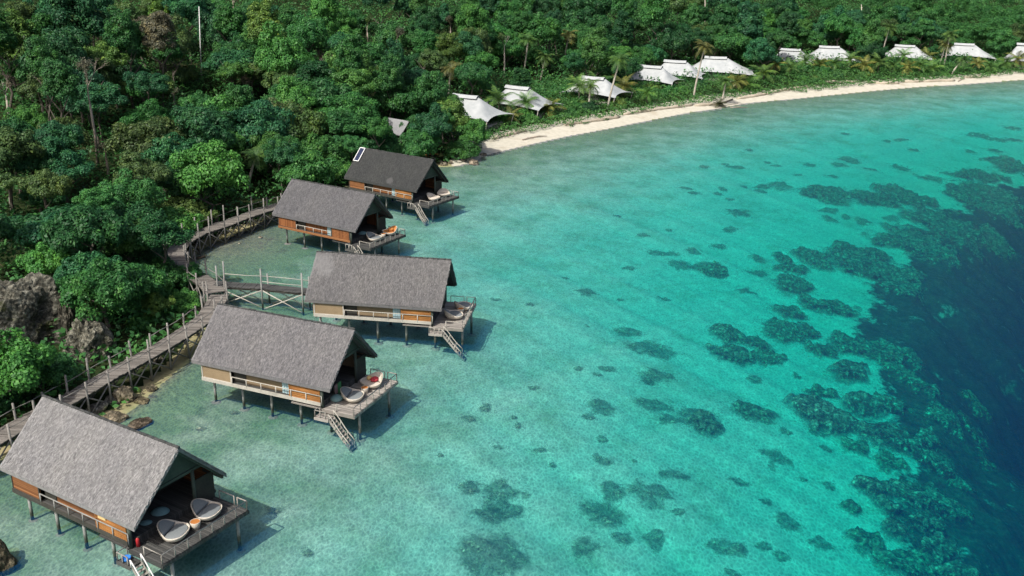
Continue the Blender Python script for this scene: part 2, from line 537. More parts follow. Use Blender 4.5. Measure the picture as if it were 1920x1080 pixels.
th = np.radians(np.linspace(-82, 82, 460))
rr = np.concatenate([np.geomspace(14, 520, 470), [700, 1000, 1600, 3000, 6000]])
T, R = np.meshgrid(th, rr, indexing='ij')
GX, GY = R * np.sin(T), R * np.cos(T)
GP = np.stack([GX.ravel(), GY.ravel()], 1)
GZ, GS, GE = terrain(GP)
ni, nj = T.shape
idx = np.arange(ni * nj).reshape(ni, nj)
quads = np.stack([idx[:-1, :-1], idx[1:, :-1], idx[1:, 1:], idx[:-1, 1:]], -1).reshape(-1, 4)[:, ::-1]
fs = GS[quads].mean(1)
fc = GP[quads].mean(1)
beach_far = (fc[:, 1] > 128) & (fc[:, 0] > -9)
is_sea = fs < np.where(beach_far, -0.4, 1.3)
is_sand = (~is_sea) & beach_far & (fs < 8.0)


def sand_mat(name, sea):
    mt, nt, out = new_mat(name)
    c = coord(nt)
    n1 = noise(nt, c, 0.22, 5, 0.65)
    n2 = noise(nt, c, 1.3, 5, 0.7)
    if sea:
        col = ramp(nt, n2, [(0.3, (0.58, 0.575, 0.455)), (0.7, (0.78, 0.755, 0.60))])
        w = N(nt, 'ShaderNodeAttribute', attribute_name='weed')
        ad = N(nt, 'ShaderNodeMath', operation='ADD'); L(nt, n1, ad.inputs[0]); L(nt, w.outputs['Fac'], ad.inputs[1])
        col = mix(nt, ramp(nt, ad.outputs[0], [(0.55, 0.0), (1.25, 1.0)]), col, (0.22, 0.32, 0.15))
        n3 = noise(nt, c, 0.5, 6, 0.75)
        mu = N(nt, 'ShaderNodeMath', operation='MULTIPLY'); L(nt, ramp(nt, n3, [(0.54, 0.0), (0.66, 1.0)]), mu.inputs[0]); L(nt, w.outputs['Fac'], mu.inputs[1])
        col = mix(nt, mu.outputs[0], col, (0.075, 0.09, 0.045))
        fl = N(nt, 'ShaderNodeAttribute', attribute_name='flat')
        col = mix(nt, fl.outputs['Fac'], col, ramp(nt, n3, [(0.35, (0.17, 0.14, 0.07)), (0.6, (0.38, 0.31, 0.185))]))
        rf = N(nt, 'ShaderNodeAttribute', attribute_name='reef')
        n4 = noise(nt, c, 0.22, 6, 0.75)
        a4 = N(nt, 'ShaderNodeMath', operation='ADD'); L(nt, n4, a4.inputs[0]); L(nt, rf.outputs['Fac'], a4.inputs[1])
        rub = ramp(nt, n2, [(0.3, (0.02, 0.05, 0.035)), (0.55, (0.06, 0.10, 0.06)), (0.75, (0.17, 0.19, 0.12))])
        col = mix(nt, ramp(nt, a4.outputs[0], [(0.92, 0.0), (1.08, 1.0)]), col, rub)
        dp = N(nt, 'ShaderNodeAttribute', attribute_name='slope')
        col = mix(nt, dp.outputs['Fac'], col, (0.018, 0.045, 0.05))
    else:
        col = ramp(nt, n2, [(0.3, (0.43, 0.41, 0.33)), (0.7, (0.57, 0.54, 0.45))])
        col = mix(nt, ramp(nt, n1, [(0.55, 0.0), (0.7, 0.6)]), col, (0.36, 0.30, 0.21))
    principled(nt, out, col, 0.95, n2, 0.3, 0.08, 0.1)
    return mt


def floor_mat():
    mt, nt, out = new_mat('forest_floor')
    n = noise(nt, coord(nt), 0.8, 5, 0.7)
    col = ramp(nt, n, [(0.3, (0.012, 0.022, 0.010)), (0.55, (0.03, 0.045, 0.018)), (0.75, (0.09, 0.075, 0.045))])
    principled(nt, out, col, 1.0, n, 0.8, 0.3, 0.0)
    return mt


V3 = np.stack([GX.ravel(), GY.ravel(), GZ], 1)


def sheet(name, mask, mat, kind='structure', weed=False):
    q = quads[mask]
    u, inv = np.unique(q, return_inverse=True)
    me = np_mesh(name, V3[u], inv.reshape(-1, 4), True)
    if weed:
        a = me.attributes.new('weed', 'FLOAT', 'POINT')
        s = np.maximum(-GS[u], 0)
        land_ = np.clip((GS[u] + 0.8) / 1.2, 0, 1)
        g = np.exp(-(((V3[u, 0] - INLET[0]) / 8) ** 2 + ((V3[u, 1] - INLET[1]) / 8) ** 2))
        near = np.exp(-s / 15.0) * 0.62
        a.data.foreach_set('value', np.clip(near + g * 0.6 + land_, 0, 1.6).astype(np.float32))
        a = me.attributes.new('flat', 'FLOAT', 'POINT')
        f2 = np.exp(-(((V3[u, 0] - INLET[0] + 3.5) / 7) ** 2 + ((V3[u, 1] - INLET[1] - 2) / 8) ** 2))
        a.data.foreach_set('value', (0.8 * np.maximum(f2, land_)).astype(np.float32))
        a = me.attributes.new('reef', 'FLOAT', 'POINT')
        e = GE[u]
        a.data.foreach_set('value', (0.60 * np.exp(-(np.maximum(-e - 1, 0) / 6.0) ** 2)).astype(np.float32))
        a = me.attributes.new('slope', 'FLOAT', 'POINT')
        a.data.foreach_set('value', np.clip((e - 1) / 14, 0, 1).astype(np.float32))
    o = link_mesh(name, me, mat)
    return tag(o, kind=kind)


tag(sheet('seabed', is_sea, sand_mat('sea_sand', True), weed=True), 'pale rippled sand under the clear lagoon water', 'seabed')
tag(sheet('beach', is_sand, sand_mat('dry_sand', False)), 'narrow strip of pale sand along the shore', 'beach')
tag(sheet('forest_ground', ~(is_sea | is_sand), floor_mat()), 'dark leaf covered hillside under the forest', 'ground')


# ------------------------------------------------------------------ water: one closed body with absorption
def water_mat():
    mt, nt, out = new_mat('lagoon_water')
    c = coord(nt)
    wv = noise(nt, c, 0.8, 2, 0.5)
    wob_ = mix(nt, 0.35, c, N(nt, 'ShaderNodeTexNoise', i_Scale=1.8).outputs[1], 'ADD')
    v = N(nt, 'ShaderNodeTexVoronoi', feature='DISTANCE_TO_EDGE'); v.inputs['Scale'].default_value = 3.0
    mp = N(nt, 'ShaderNodeMapping'); mp.inputs['Scale'].default_value = (1.5, 0.8, 1.0); mp.inputs['Rotation'].default_value = (0, 0, math.radians(35))
    L(nt, wob_, mp.inputs[0]); L(nt, mp.outputs[0], v.inputs['Vector'])
    rip = noise(nt, mp.outputs[0], 2.6, 3, 0.6, 0.4)
    # ripple caustics put into the transmission colour: bright lines, dimmer cells between
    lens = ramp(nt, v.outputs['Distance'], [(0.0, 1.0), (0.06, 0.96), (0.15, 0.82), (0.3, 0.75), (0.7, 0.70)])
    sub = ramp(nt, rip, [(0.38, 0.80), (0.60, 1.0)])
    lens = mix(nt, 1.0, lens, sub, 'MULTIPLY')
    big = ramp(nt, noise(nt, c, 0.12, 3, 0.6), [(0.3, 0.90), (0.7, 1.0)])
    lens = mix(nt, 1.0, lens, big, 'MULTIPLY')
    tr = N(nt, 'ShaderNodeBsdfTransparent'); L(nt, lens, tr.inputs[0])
    df = N(nt, 'ShaderNodeBsdfDiffuse'); df.inputs[0].default_value = (0.0, 0.17, 0.52, 1)  # blue diffuse share stands in for light scattered back up by the water
    m1 = N(nt, 'ShaderNodeMixShader'); m1.inputs[0].default_value = 0.085
    L(nt, tr.outputs[0], m1.inputs[1]); L(nt, df.outputs[0], m1.inputs[2])
    bp = N(nt, 'ShaderNodeBump'); bp.inputs['Strength'].default_value = 0.35; bp.inputs['Distance'].default_value = 0.25
    L(nt, rip, bp.inputs['Height'])
    gl = N(nt, 'ShaderNodeBsdfGlossy'); gl.inputs['Roughness'].default_value = 0.08
    L(nt, bp.outputs[0], gl.inputs['Normal'])
    fr = N(nt, 'ShaderNodeFresnel'); fr.inputs[0].default_value = 1.33; L(nt, bp.outputs[0], fr.inputs['Normal'])
    k = N(nt, 'ShaderNodeMath', operation='MULTIPLY'); L(nt, fr.outputs[0], k.inputs[0]); k.inputs[1].default_value = 0.42
    m2 = N(nt, 'ShaderNodeMixShader'); L(nt, k.outputs[0], m2.inputs[0])
    L(nt, m1.outputs[0], m2.inputs[1]); L(nt, gl.outputs[0], m2.inputs[2])
    L(nt, m2.outputs[0], out.inputs['Surface'])
    ab = N(nt, 'ShaderNodeVolumeAbsorption')
    ab.inputs['Color'].default_value = (0.05, 0.952, 0.918, 1)
    ab.inputs['Density'].default_value = 0.36
    L(nt, ab.outputs[0], out.inputs['Volume'])
    return mt


wb = MB()
wb.box(-6000, 6000, -300, 6000, -70, 0.0)
tag(wb.build('water', water_mat()), 'clear turquoise lagoon water turning deep blue offshore', 'water', kind='structure')


# ------------------------------------------------------------------ bungalows on stilts
def roof_z(y): return 6.56 - 1.0194 * abs(y)


def roof_mesh(seed):
    r = np.random.default_rng(seed)
    b = MB()
    th_ = 0.26
    for s in (-1, 1):
        R0, R1 = Vector((0.70, 0, 6.56)), Vector((12.0, 0, 6.56))
        E0, E1 = Vector((0.54, s * 3.09, 3.41)), Vector((11.82, s * 3.09, 3.41))
        dn = Vector((0, 0, -th_))
        top = [E0, E1, R1, R0] if s < 0 else [R0, R1, E1, E0]
        b.hexa([p + dn for p in top] + top)
        nrm = Vector((0, s * 0.714, 0.70))
        dwn = Vector((0, s * 0.70, -0.714))
        for _ in range(9500):
            u, v = r.random(), r.random()
            w = r.uniform(0.014, 0.042); l = r.uniform(0.08, 0.24)
            u = 0.008 + 0.984 * u; v *= 1 - (l - .04) / 4.41
            P = R0.lerp(R1, u).lerp(E0.lerp(E1, u), v)
            a = r.normal(0, 0.12)
            d = (dwn + Vector((a, 0, 0))).normalized()
            sd = d.cross(nrm).normalized()
            h0, h1 = r.uniform(0.004, 0.02), r.uniform(0.012, 0.055)
            p, q = P + nrm * h0, P + d * l + nrm * h1
            b.face([p - sd * w, p + sd * w, q + sd * w * 0.7, q - sd * w * 0.7][::(1 if s < 0 else 1)])
        for _ in range(240):      # ragged eave and verge
            u = r.random(); P = E0.lerp(E1, u); w = r.uniform(0.03, 0.09); l = r.uniform(0.01, 0.06)
            d = (dwn + Vector((r.normal(0, 0.1), 0, -0.5))).normalized()
            sd = Vector((1, 0, 0)); P = P - dwn * 0.05
            z = -r.uniform(0.0, 0.22)
            p = P + Vector((0, 0, z)); q = p + d * (l + 0.03)
            b.face([p - sd * w, p + sd * w, q + sd * w * .6, q - sd * w * .6])
        for k, (A, B) in enumerate(((R0, E0), (R1, E1))):
            sx = -1 if k == 0 else 1
            for _ in range(70):
                v = r.random(); P = A.lerp(B, v) - Vector((0, 0, r.uniform(0, 0.2)))
                l = r.uniform(0.01, 0.05); w = r.uniform(0.03, 0.08)
                b.face([P - dwn * w, P + dwn * w, P + dwn * (w + 0.04) + Vector((sx * l, 0, 0)), P - dwn * (w - 0.04) + Vector((sx * l, 0, 0))])
    return b


def rail_part(name, mat, root, pts, h, n_posts, rad=0.035, lower=False):
    b = MB()
    b.tube([Vector(p) + Vector((0, 0, h)) for p in pts], rad, 6)
    if lower: b.tube([Vector(p) + Vector((0, 0, h * 0.5)) for p in pts], rad * 0.7, 5)
    tot = [(Vector(q) - Vector(p)).length for p, q in zip(pts[:-1], pts[1:])]
    for p, q, l in zip(pts[:-1], pts[1:], tot):
        k = max(1, round(n_posts * l / sum(tot)))
        for i in range(k + 1):
            P = Vector(p).lerp(Vector(q), i / k)
            b.tube([P - Vector((0, 0, 0.12)), P + Vector((0, 0, h))], rad * 1.05, 6)
    return b.build(name, mat, root, True)


BUNG = [  # x, y, yaw, z, x scale
    (-27.203, 50.075, -0.533, -0.04, 0.985), (-21.585, 64.779, -0.3894, 0.0, 0.999), (-16.975, 76.929, -0.141, 0.03, 1.008),
    (-24.446, 102.162, -0.5351, 0.02, 1.0046), (-19.536, 118.965, -0.5788, 0.0, 1.003)]
STYLE = [
    dict(thatch='thatch_pale', back='timber_brown', front='timber', floor='dark_wood', deck='dark_plank', rail='stilt', front_rail='grey_wood',
         label='nearest thatched stilt bungalow at the bottom left, dark deck with two grey cushioned basket chairs'),
    dict(thatch='thatch_grey', back='bamboo', front='timber', floor='pale_wood', deck='grey_plank', rail='pale_wood', front_rail='grey_wood',
         label='thatched stilt bungalow second from the front, red cushions in a round chair on its deck'),
    dict(thatch='thatch_streak', back='bamboo', front='timber', floor='pale_wood', deck='grey_plank', rail='pale_wood', front_rail='pale_wood',
         label='middle thatched stilt bungalow at the end of the jetty, pale streak on its roof'),
    dict(thatch='thatch_slate', back='timber_red', front='timber_red', floor='timber_brown', deck='dark_plank', rail='pale_wood', front_rail='pale_wood',
         label='thatched stilt bungalow with reddish walls at the far end of the upper boardwalk'),
    dict(thatch='thatch_dark', back='timber_brown', front='timber', floor='dark_wood', deck='dark_plank', rail='pale_wood', front_rail='pale_wood',
         label='farthest and darkest thatched stilt bungalow, with a solar panel on its ridge')]


def gable_poly(b, x0, x1, y0, y1, z0, inset=0.28):
    """a wall slab across the house up to the underside of the roof"""
    ys = sorted({y0, y1, *([0.0] if y0 < 0 < y1 else [])})
    for a, c in zip(ys[:-1], ys[1:]):
        za, zc = roof_z(a) - inset, roof_z(c) - inset
        b.hexa([(x0, a, z0), (x1, a, z0), (x1, c, z0), (x0, c, z0), (x0, a, za), (x1, a, za), (x1, c, zc), (x0, c, zc)])


def bungalow(i):
    X, Y, yaw, dz, sc = BUNG[i]; st = STYLE[i]
    root = empty('stilt_bungalow', (X, Y, dz), yaw)
    root.scale = (sc, 1, 1)
    tag(root, st['label'], 'bungalow', 'thatched bungalows on stilts over the lagoon')
    rf = roof_mesh(40 + i).build('roof', M[st['thatch']], root)
    b = MB()
    for k in range(24):
        x0 = 0.68 + k * (11.34 / 24)
        b.tube([(x0, 0, 6.53 + random.uniform(-.015, .02)), (x0 + 0.46, 0, 6.53 + random.uniform(-.015, .02))], 0.085, 6)
    b.build('ridge_cap', M['thatch_dark'], rf, True)
    if i == 4:
        b = MB()
        n = Vector((0, -0.714, 0.70)); d = Vector((0, -0.70, -0.714))
        c = Vector((1.15, -0.10, 6.50)) + n * 0.12
        e = Vector((0.78, 0, 0))
        p = [c - e * .5, c + e * .5, c + e * .5 + d * 1.9, c - e * .5 + d * 1.9]
        for a, q in zip(p, p[1:] + p[:1]): b.beam(a, q, 0.09, 0.07, n)
        sol = b.build('solar_panel', M['white_paint'], root)
        b = MB(); q = [c - e * .46 + d * .05, c - e * .46 + d * 1.85, c + e * .46 + d * 1.85, c + e * .46 + d * .05]
        b.hexa([v - n * 0.02 for v in q] + [v + n * 0.02 for v in q])
        b.build('cell_face', M['solar'], sol)
    FZ = 2.15
    b = MB(); b.box(1.22, 10.95, -2.94, 2.97, 1.98, FZ)
    for k in range(5): b.beam((1.3 + 2.4 * k, -2.7, 1.85), (1.3 + 2.4 * k, 2.7, 1.85), 0.15, 0.24)
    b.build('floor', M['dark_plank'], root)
    b = MB(); b.box(1.2, 10.97, -3.0, -2.945, 1.93, FZ + 0.03); b.build('fascia', M[st['floor']], root)
    # side walls
    b = MB(); b.box(1.25, 3.72, -2.93, -2.84, FZ, 3.36)
    o = b.build('wall', M[st['back']], root)
    b = MB()
    for x in (1.27, 3.70): b.box(x - .04, x + .04, -2.96, -2.90, FZ, 3.34)
    b.box(1.31, 3.66, -2.955, -2.90, FZ, FZ + .06)
    b.build('corner_post', M['dark_wood' if st['back'] != 'bamboo' else 'pale_wood'], o)
    b = MB(); b.box(1.25, 10.9, 2.84, 2.93, FZ, 3.36); b.build('wall', M[st['back']], root)
    b = MB(); gable_poly(b, 1.15, 1.24, -2.9, 2.9, FZ); b.build('wall', M[st['back']], root)
    b = MB(); b.box(3.73, 8.48, -2.60, -2.52, FZ, 3.62); b.build('wall', M[{'bamboo': 'bamboo', 'timber_red': 'timber_red', 'timber_brown': 'timber_brown'}[st['back']]], root)
    b = MB(); b.box(3.74, 4.75, -2.65, -2.603, FZ, 3.55); b.build('door', M['dark_wood'], root)
    if i != 0:
        b = MB()
        for k in range(7):
            b.box(7.75 + .1 * k, 7.84 + .1 * k, -2.69 - .03 * (k % 2), -2.65 - .03 * (k % 2), FZ + .02, 3.5)
        b.build('curtain', M['curtain'], root)
    b = MB(); b.box(8.5, 10.9, -2.90, -2.84, FZ, 3.36); fw = b.build('wall', M['dark_wood'], root)
    b = MB(); zz = FZ + .01
    while zz < 3.26:
        x0 = 8.56
        while x0 < 10.84:
            x1 = min(10.84, x0 + random.uniform(.7, 1.6)); b.box(x0, x1 - .012, -2.935 + random.uniform(-.012, .012), -2.902, zz, zz + .105); x0 = x1
        zz += .135
    b.build('cladding', M[st['front']], fw)
    b = MB()
    for x in (8.52, 10.88): b.box(x - .045, x + .045, -2.965, -2.90, FZ, 3.34)
    if st['front'] == 'timber':
        b.box(8.57, 10.83, -2.955, -2.90, 2.78, 2.85)
    b.build('wall_frame', M['timber'] if st['front'] == 'timber' else M['dark_wood'], fw)
    if i == 0:
        b = MB(); b.box(8.75, 9.35, -2.97, -2.932, 2.86, 3.32)
        w = b.build('window', M['yellow_cloth'], fw)
        b = MB(); b.tube([(8.62, -2.92, 3.28), (8.60, -3.03, 3.16)], 0.09, 8); b.build('wall_lamp', M['white_paint'], root, True)
    # porch under the front gable
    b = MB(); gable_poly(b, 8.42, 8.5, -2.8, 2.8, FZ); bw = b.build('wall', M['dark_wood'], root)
    if i in (3, 4):
        b = MB(); b.box(8.505, 8.55, -0.95, -0.25, 3.0, 3.85); w = b.build('window', M['green_shade'], bw)
        b = MB()
        for y in (-0.90, -0.58): b.box(8.552, 8.57, y, y + 0.27, 3.07, 3.78)
        b.build('pane', M['bright_pane'], w)  # added panes, their pale colour imitates the bright view through the porch side
    if i == 0:
        b = MB(); b.box(8.505, 8.56, 0.15, 1.05, 2.75, 3.6); b.build('picture', M['picture'], bw)
    b = MB()
    for s in (-1, 1):
        pts = [(0, 6.28), (s * 1.93, 4.32), (0, 4.32)]
        q = [(10.95, y, z) for y, z in pts] + [(11.03, y, z) for y, z in pts]
        n = len(b.v); b.v += q
        b.f += [(n, n + 1, n + 2), (n + 3, n + 5, n + 4), (n, n + 3, n + 4, n + 1), (n + 1, n + 4, n + 5, n + 2)]
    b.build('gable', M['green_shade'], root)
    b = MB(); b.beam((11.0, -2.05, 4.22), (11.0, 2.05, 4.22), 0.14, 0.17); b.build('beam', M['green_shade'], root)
    b = MB()
    for s in (-1, 1):
        b.beam((11.72, 0.02 * s, 6.22), (11.6, s * 2.9, 3.30), 0.07, 0.14)
        b.beam((10.2, s * 2.86, 3.26), (11.75, s * 2.86, 3.26), 0.12, 0.14)
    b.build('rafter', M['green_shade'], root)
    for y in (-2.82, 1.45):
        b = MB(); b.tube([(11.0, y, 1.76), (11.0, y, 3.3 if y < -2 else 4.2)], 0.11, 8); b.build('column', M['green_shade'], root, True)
    b = MB(); b.box(10.92, 11.0, 1.57, 2.83, 1.8, 3.45); b.build('wall', M['dark_wood'], root)
    # front deck, landing and ladder
    b = MB()
    k = 0; y = -2.97
    while y < 2.9:
        b.box(8.6, 13.53, y, y + 0.125, 1.68, 1.75 + random.uniform(-.006, .006)); y += 0.14
    b.box(13.50, 13.56, -2.99, 2.93, 1.52, 1.70)
    b.box(10.98, 13.49, -3.0, -2.975, 1.52, 1.76)
    for x in (11.3, 12.5, 13.3): b.beam((x, -2.9, 1.58), (x, 2.85, 1.58), 0.12, 0.18)
    b.build('deck', M[st['deck']], root)
    fr = M[st['front_rail']]
    rail_part('railing', M[st['rail']], root, [(3.8, -2.97, FZ), (11.05 if i != 3 else 8.4, -2.97, FZ)], 0.52, 6 if i != 3 else 4)
    rail_part('railing', fr, root, [(12.15, -2.93, 1.75), (13.47, -2.93, 1.75), (13.47, 2.86, 1.75)], 0.55, 8)
    rail_part('railing', fr, root, [(11.35, 2.86, 1.75), (12.5, 2.86, 1.75)], 0.55, 1)
    rail_part('railing', fr, root, [(12.75, 2.86, 1.75), (13.47, 2.86, 1.75)], 0.55, 1)
    b = MB(); b.box(10.9, 12.0, -3.72, -3.02, 1.36, 1.46); b.box(10.9, 12.0, -3.735, -3.722, 1.28, 1.47)
    ld = b.build('landing', M[st['deck']], root)
    rail_part('landing_rail', fr, ld, [(10.95, -3.05, 1.46), (10.95, -3.66, 1.46), (11.75, -3.66, 1.46)], 0.5, 3)
    b = MB()
    A, Bv = Vector((11.95, 0, 1.45)), Vector((13.75, 0, -0.75))
    for y in (-3.62, -3.06): b.beam(A + Vector((0, y, 0)), Bv + Vector((0, y, 0)), 0.05, 0.14)
    for k in range(11):
        P = A.lerp(Bv, (k + .6) / 11); b.box(P.x - .10, P.x + .10, -3.585, -3.095, P.z - .02, P.z + .02)
    la = b.build('ladder', M['grey_wood'], root)
    for y in (-3.66, -3.02):
        b = MB(); pts = [A.lerp(Bv, t) + Vector((0, y, 0.42 + 0.05 * math.sin(9 * t))) for t in np.linspace(0, .88, 7)]
        b.tube(pts, 0.04, 6)
        for t in (0.02, .3, .58, .86): P = A.lerp(Bv, t) + Vector((0, y, 0)); b.tube([P, P + Vector((0, 0, .43))], 0.03, 5)
        b.build('handrail', M['pale_wood'] if i else M['white_paint'], la, True)
    # stilts
    co, si = math.cos(yaw), math.sin(yaw)
    for x in (1.4, 3.85, 6.25, 8.65, 11.05, 13.3):
        for y in ((-2.25, 2.25) if i == 0 else (-1.98, 1.98)):
            gx, gy = X + co * x * sc - si * y, Y + si * x * sc + co * y
            gz = H(gx, gy)
            b = MB(); b.tube([(x, y, gz - .3), (x, y, 1.97 if x < 11 else 1.5)], 0.095, 9); s_ = b.build('stilt', M['stilt'], root, True)
            b = MB(); b.lathe((x, y, gz), [(0.42 + .1 * random.random(), -0.1), (0.32, 0.03), (0.2, 0.05), (0.09, 0.06)], 12)
            b.build('footing', M['berm'], s_, True)
    return root


ROOTS = [bungalow(i) for i in range(5)]


def loc_of(i, x, y, z):
    X, Y, yaw, dz, sc = BUNG[i]
    co, si = math.cos(yaw), math.sin(yaw)
    return (X + co * x * sc - si * y, Y + si * x * sc + co * y, z + dz)


# ------------------------------------------------------------------ deck furniture
def basket_chair(i, x, y, rot, label, seat='cushion', extra=None, r0=0.80, group='round basket chairs on the bungalow decks'):
    root = empty('basket_chair', loc_of(i, x, y, 1.757), BUNG[i][2] + rot)
    tag(root, label, 'chair', group)
    n = 36
    def rim(t, k, z0=None):      # back of the basket lies towards -x
        rr_ = r0 * (1 + 0.07 * math.cos(3 * (t - math.pi))) * k
        return rr_ * math.cos(t), rr_ * math.sin(t)
    def hgt(t): return 0.36 + 0.40 * max(0, -math.cos(t)) ** 1.3
    rings = [(0.50, lambda t: 0.0), (0.72, lambda t: 0.10), (0.90, lambda t: 0.45 * hgt(t)), (1.0, lambda t: hgt(t)), (0.99, lambda t: hgt(t) + .035), (0.93, lambda t: hgt(t) + .03), (0.90, lambda t: hgt(t) * .8), (0.80, lambda t: 0.20), (0.02, lambda t: 0.18)]
    b = MB()
    for k, hf in rings:
        for j in range(n):
            t = 2 * math.pi * j / n; px_, py_ = rim(t, k); b.v.append((px_, py_, hf(t)))
    for q in range(len(rings) - 1):
        for j in range(n):
            j2 = (j + 1) % n; b.f.append((q * n + j, q * n + j2, (q + 1) * n + j2, (q + 1) * n + j))
    b.build('basket', M['wicker'], root, True)
    b = MB()                       # seat cushion: disc cut off by the back cushion
    def slab(sel, zf, th_, k=0.88):
        pts = [rim(2 * math.pi * j / 48, k) for j in range(48)]
        pts = sel(pts)
        m_ = len(pts); base = len(b.v)
        for s_, dz_ in ((1.0, 0.0), (1.0, th_ * .7), (0.93, th_)):
            cx = sum(p[0] for p in pts) / m_; cy = sum(p[1] for p in pts) / m_
            b.v += [(cx + (p[0] - cx) * s_, cy + (p[1] - cy) * s_, zf(cx + (p[0] - cx) * s_) + dz_) for p in pts]
        for l in range(2):
            for j in range(m_):
                j2 = (j + 1) % m_; b.f.append((base + l * m_ + j, base + l * m_ + j2, base + (l + 1) * m_ + j2, base + (l + 1) * m_ + j))
        b.f.append(tuple(base + 2 * m_ + j for j in range(m_)))
    slab(lambda p: [(max(a, -0.22), c) for a, c in p if a > -0.45], lambda x_: 0.24, 0.13)
    b.build('seat_cushion', M[seat], root)
    b = MB()
    slab(lambda p: [(min(a, -0.27), c) for a, c in p if a < 0.1], lambda x_: 0.34 + max(0, -x_ - .25) * 0.75, 0.12)
    b.build('back_cushion', M[seat], root)
    if extra:
        for nm, mt, (ex, ey, ez), (sx_, sy_, sz_) in extra:
            b = MB(); b.lathe((0, 0, 0), [(0.02, -1), (0.6, -.8), (1.0, -.25), (1.0, .25), (0.6, .8), (0.02, 1)], 10)
            b.v = [(ex + v[0] * sx_ + .03 * v[1], ey + v[1] * sy_, ez + v[2] * sz_) for v in b.v]
            o = b.build(nm, M[mt], None, True)
            o.location = root.location; o.rotation_euler = root.rotation_euler
            tag(o, {'red_cloth': 'crumpled red cushion', 'yellow_cloth': 'pale yellow cushion', 'orange_cloth': 'orange cushion'}[mt] + ' in the far basket chair of the ' + ('second bungalow deck' if i == 1 else 'reddish walled bungalow') + {0: '', 1: ', larger one', 2: ', smaller one'}[0], 'cushion')
    return root


NTH = ['nearest bungalow', 'second nearest bungalow', 'middle bungalow with the jetty', 'reddish walled bungalow', 'farthest dark roofed bungalow']
P_ = math.pi
basket_chair(0, 12.1, -0.98, 0.35, 'grey cushioned basket chair beside the ladder side of the nearest bungalow deck')
basket_chair(0, 12.05, 1.30, 0.25, 'grey cushioned basket chair at the far side of the nearest bungalow deck')
basket_chair(1, 12.2, -0.95, 0.2, 'grey cushioned basket chair on second nearest bungalow deck, next to the ladder')
basket_chair(1, 12.3, 1.45, -1.9, 'upright basket chair holding red and yellow cushions on the second nearest deck', 'wicker',
             [('cushion', 'red_cloth', (-0.15, 0.10, 0.50), (.34, .30, .16)), ('cushion', 'yellow_cloth', (-0.05, -0.34, 0.50), (.22, .20, .15))])
basket_chair(2, 12.35, -0.75, 0.5, 'half shaded grey basket chair near the ladder on the middle jetty bungalow deck')
basket_chair(2, 12.75, 1.35, 0.7, 'half shaded grey basket chair at the far rail of the middle jetty bungalow deck')
basket_chair(3, 12.1, -0.55, 0.1, 'low basket chair with grey cushion on the deck of the reddish walled bungalow')
basket_chair(3, 12.1, 2.05, -1.9, 'upright basket chair full of orange cushions on the reddish walled bungalow deck', 'orange_cloth',
             [('cushion', 'orange_cloth', (-0.15, 0.05, 0.55), (.36, .34, .2))])
basket_chair(4, 12.15, -0.35, 0.1, 'pale bare basket chair near the ladder of the farthest bungalow deck', 'wicker')
basket_chair(4, 12.0, 1.85, -0.9, 'pale bare basket chair tipped up at the back of the farthest bungalow deck', 'wicker')
for i, x, y in ((0, 12.45, 0.14), (1, 12.4, 0.27), (2, 12.7, 0.35), (3, 12.25, 0.78)):
    t = empty('side_table', loc_of(i, x, y, 1.757), BUNG[i][2])
    tag(t, 'small white tub table with orange top between chairs of the ' + NTH[i], 'table', 'tub tables between the basket chairs')
    b = MB(); b.lathe((0, 0, 0), [(0.0, 0.0), (0.20, 0.0), (0.25, 0.2), (0.28, 0.42), (0.265, 0.44), (0.25, 0.41)], 18); b.build('tub', M['wicker'], t, True)
    b = MB(); b.lathe((0, 0, 0), [(0.25, 0.405), (0.24, 0.425), (0.0, 0.425)], 18); b.build('table_top', M['table_top'], t)


def pouf(i, x, y, mat, s, label):
    b = MB(); b.lathe((0, 0, 0), [(0.0, 0.0), (0.38, 0.0), (0.52, 0.16), (0.50, 0.36), (0.34, 0.52), (0.15, 0.60), (0.0, 0.62)], 18)
    b.v = [(v[0] * s + .03 * math.sin(5 * v[1]), v[1] * s + .03 * math.sin(4 * v[0] + 1), v[2] * s) for v in b.v]
    o = b.build('bean_bag', M[mat], None, True)
    o.location = loc_of(i, x, y, 1.755); o.rotation_euler = (0, 0, BUNG[i][2])
    tag(o, label, 'bean bag', 'bean bags under the porch roofs')


pouf(0, 10.1, -0.2, 'teal_cloth', 1.0, 'larger grey blue bean bag under the porch of the nearest bungalow')
pouf(0, 10.3, -1.3, 'teal_cloth', 0.8, 'smaller grey blue bean bag by the porch post of the nearest bungalow')
pouf(1, 11.3, -1.55, 'teal_cloth', 0.75, 'grey blue bean bag in the porch shade of the second nearest bungalow')
pouf(3, 10.4, -0.3, 'teal_cloth', 1.0, 'grey green bean bag under the porch of the reddish walled bungalow')
t = empty('towel_rack', loc_of(1, 11.0, -0.9, 1.757), BUNG[1][2])
tag(t, 'rack with green and pink towels hung under the second nearest porch', 'towel rack')
b = MB()
for y in (-.5, .5): b.tube([(0, y, 0), (0, y, .95)], 0.03, 6)
b.tube([(0, -.5, .95), (0, .5, .95)], 0.03, 6); b.build('rack_frame', M['dark_wood'], t)
for nm, y0, y1, z0 in (('green_cloth', -.02, .4, .15), ('pink_cloth', -.42, -.06, .3)):
    b = MB()
    for k in range(6):
        a, c = y0 + (y1 - y0) * k / 6, y0 + (y1 - y0) * (k + 1) / 6
        w0 = .045 + .02 * (k % 2); w1 = .045 + .02 * ((k + 1) % 2)
        b.face([(w0, a, z0), (w1, c, z0), (.02, c, .99), (.02, a, .99)]); b.face([(-w0, a, z0 + .15), (-w1, c, z0 + .15), (.02, c, .992), (.02, a, .992)])
    b.build('towel', M[nm], t)
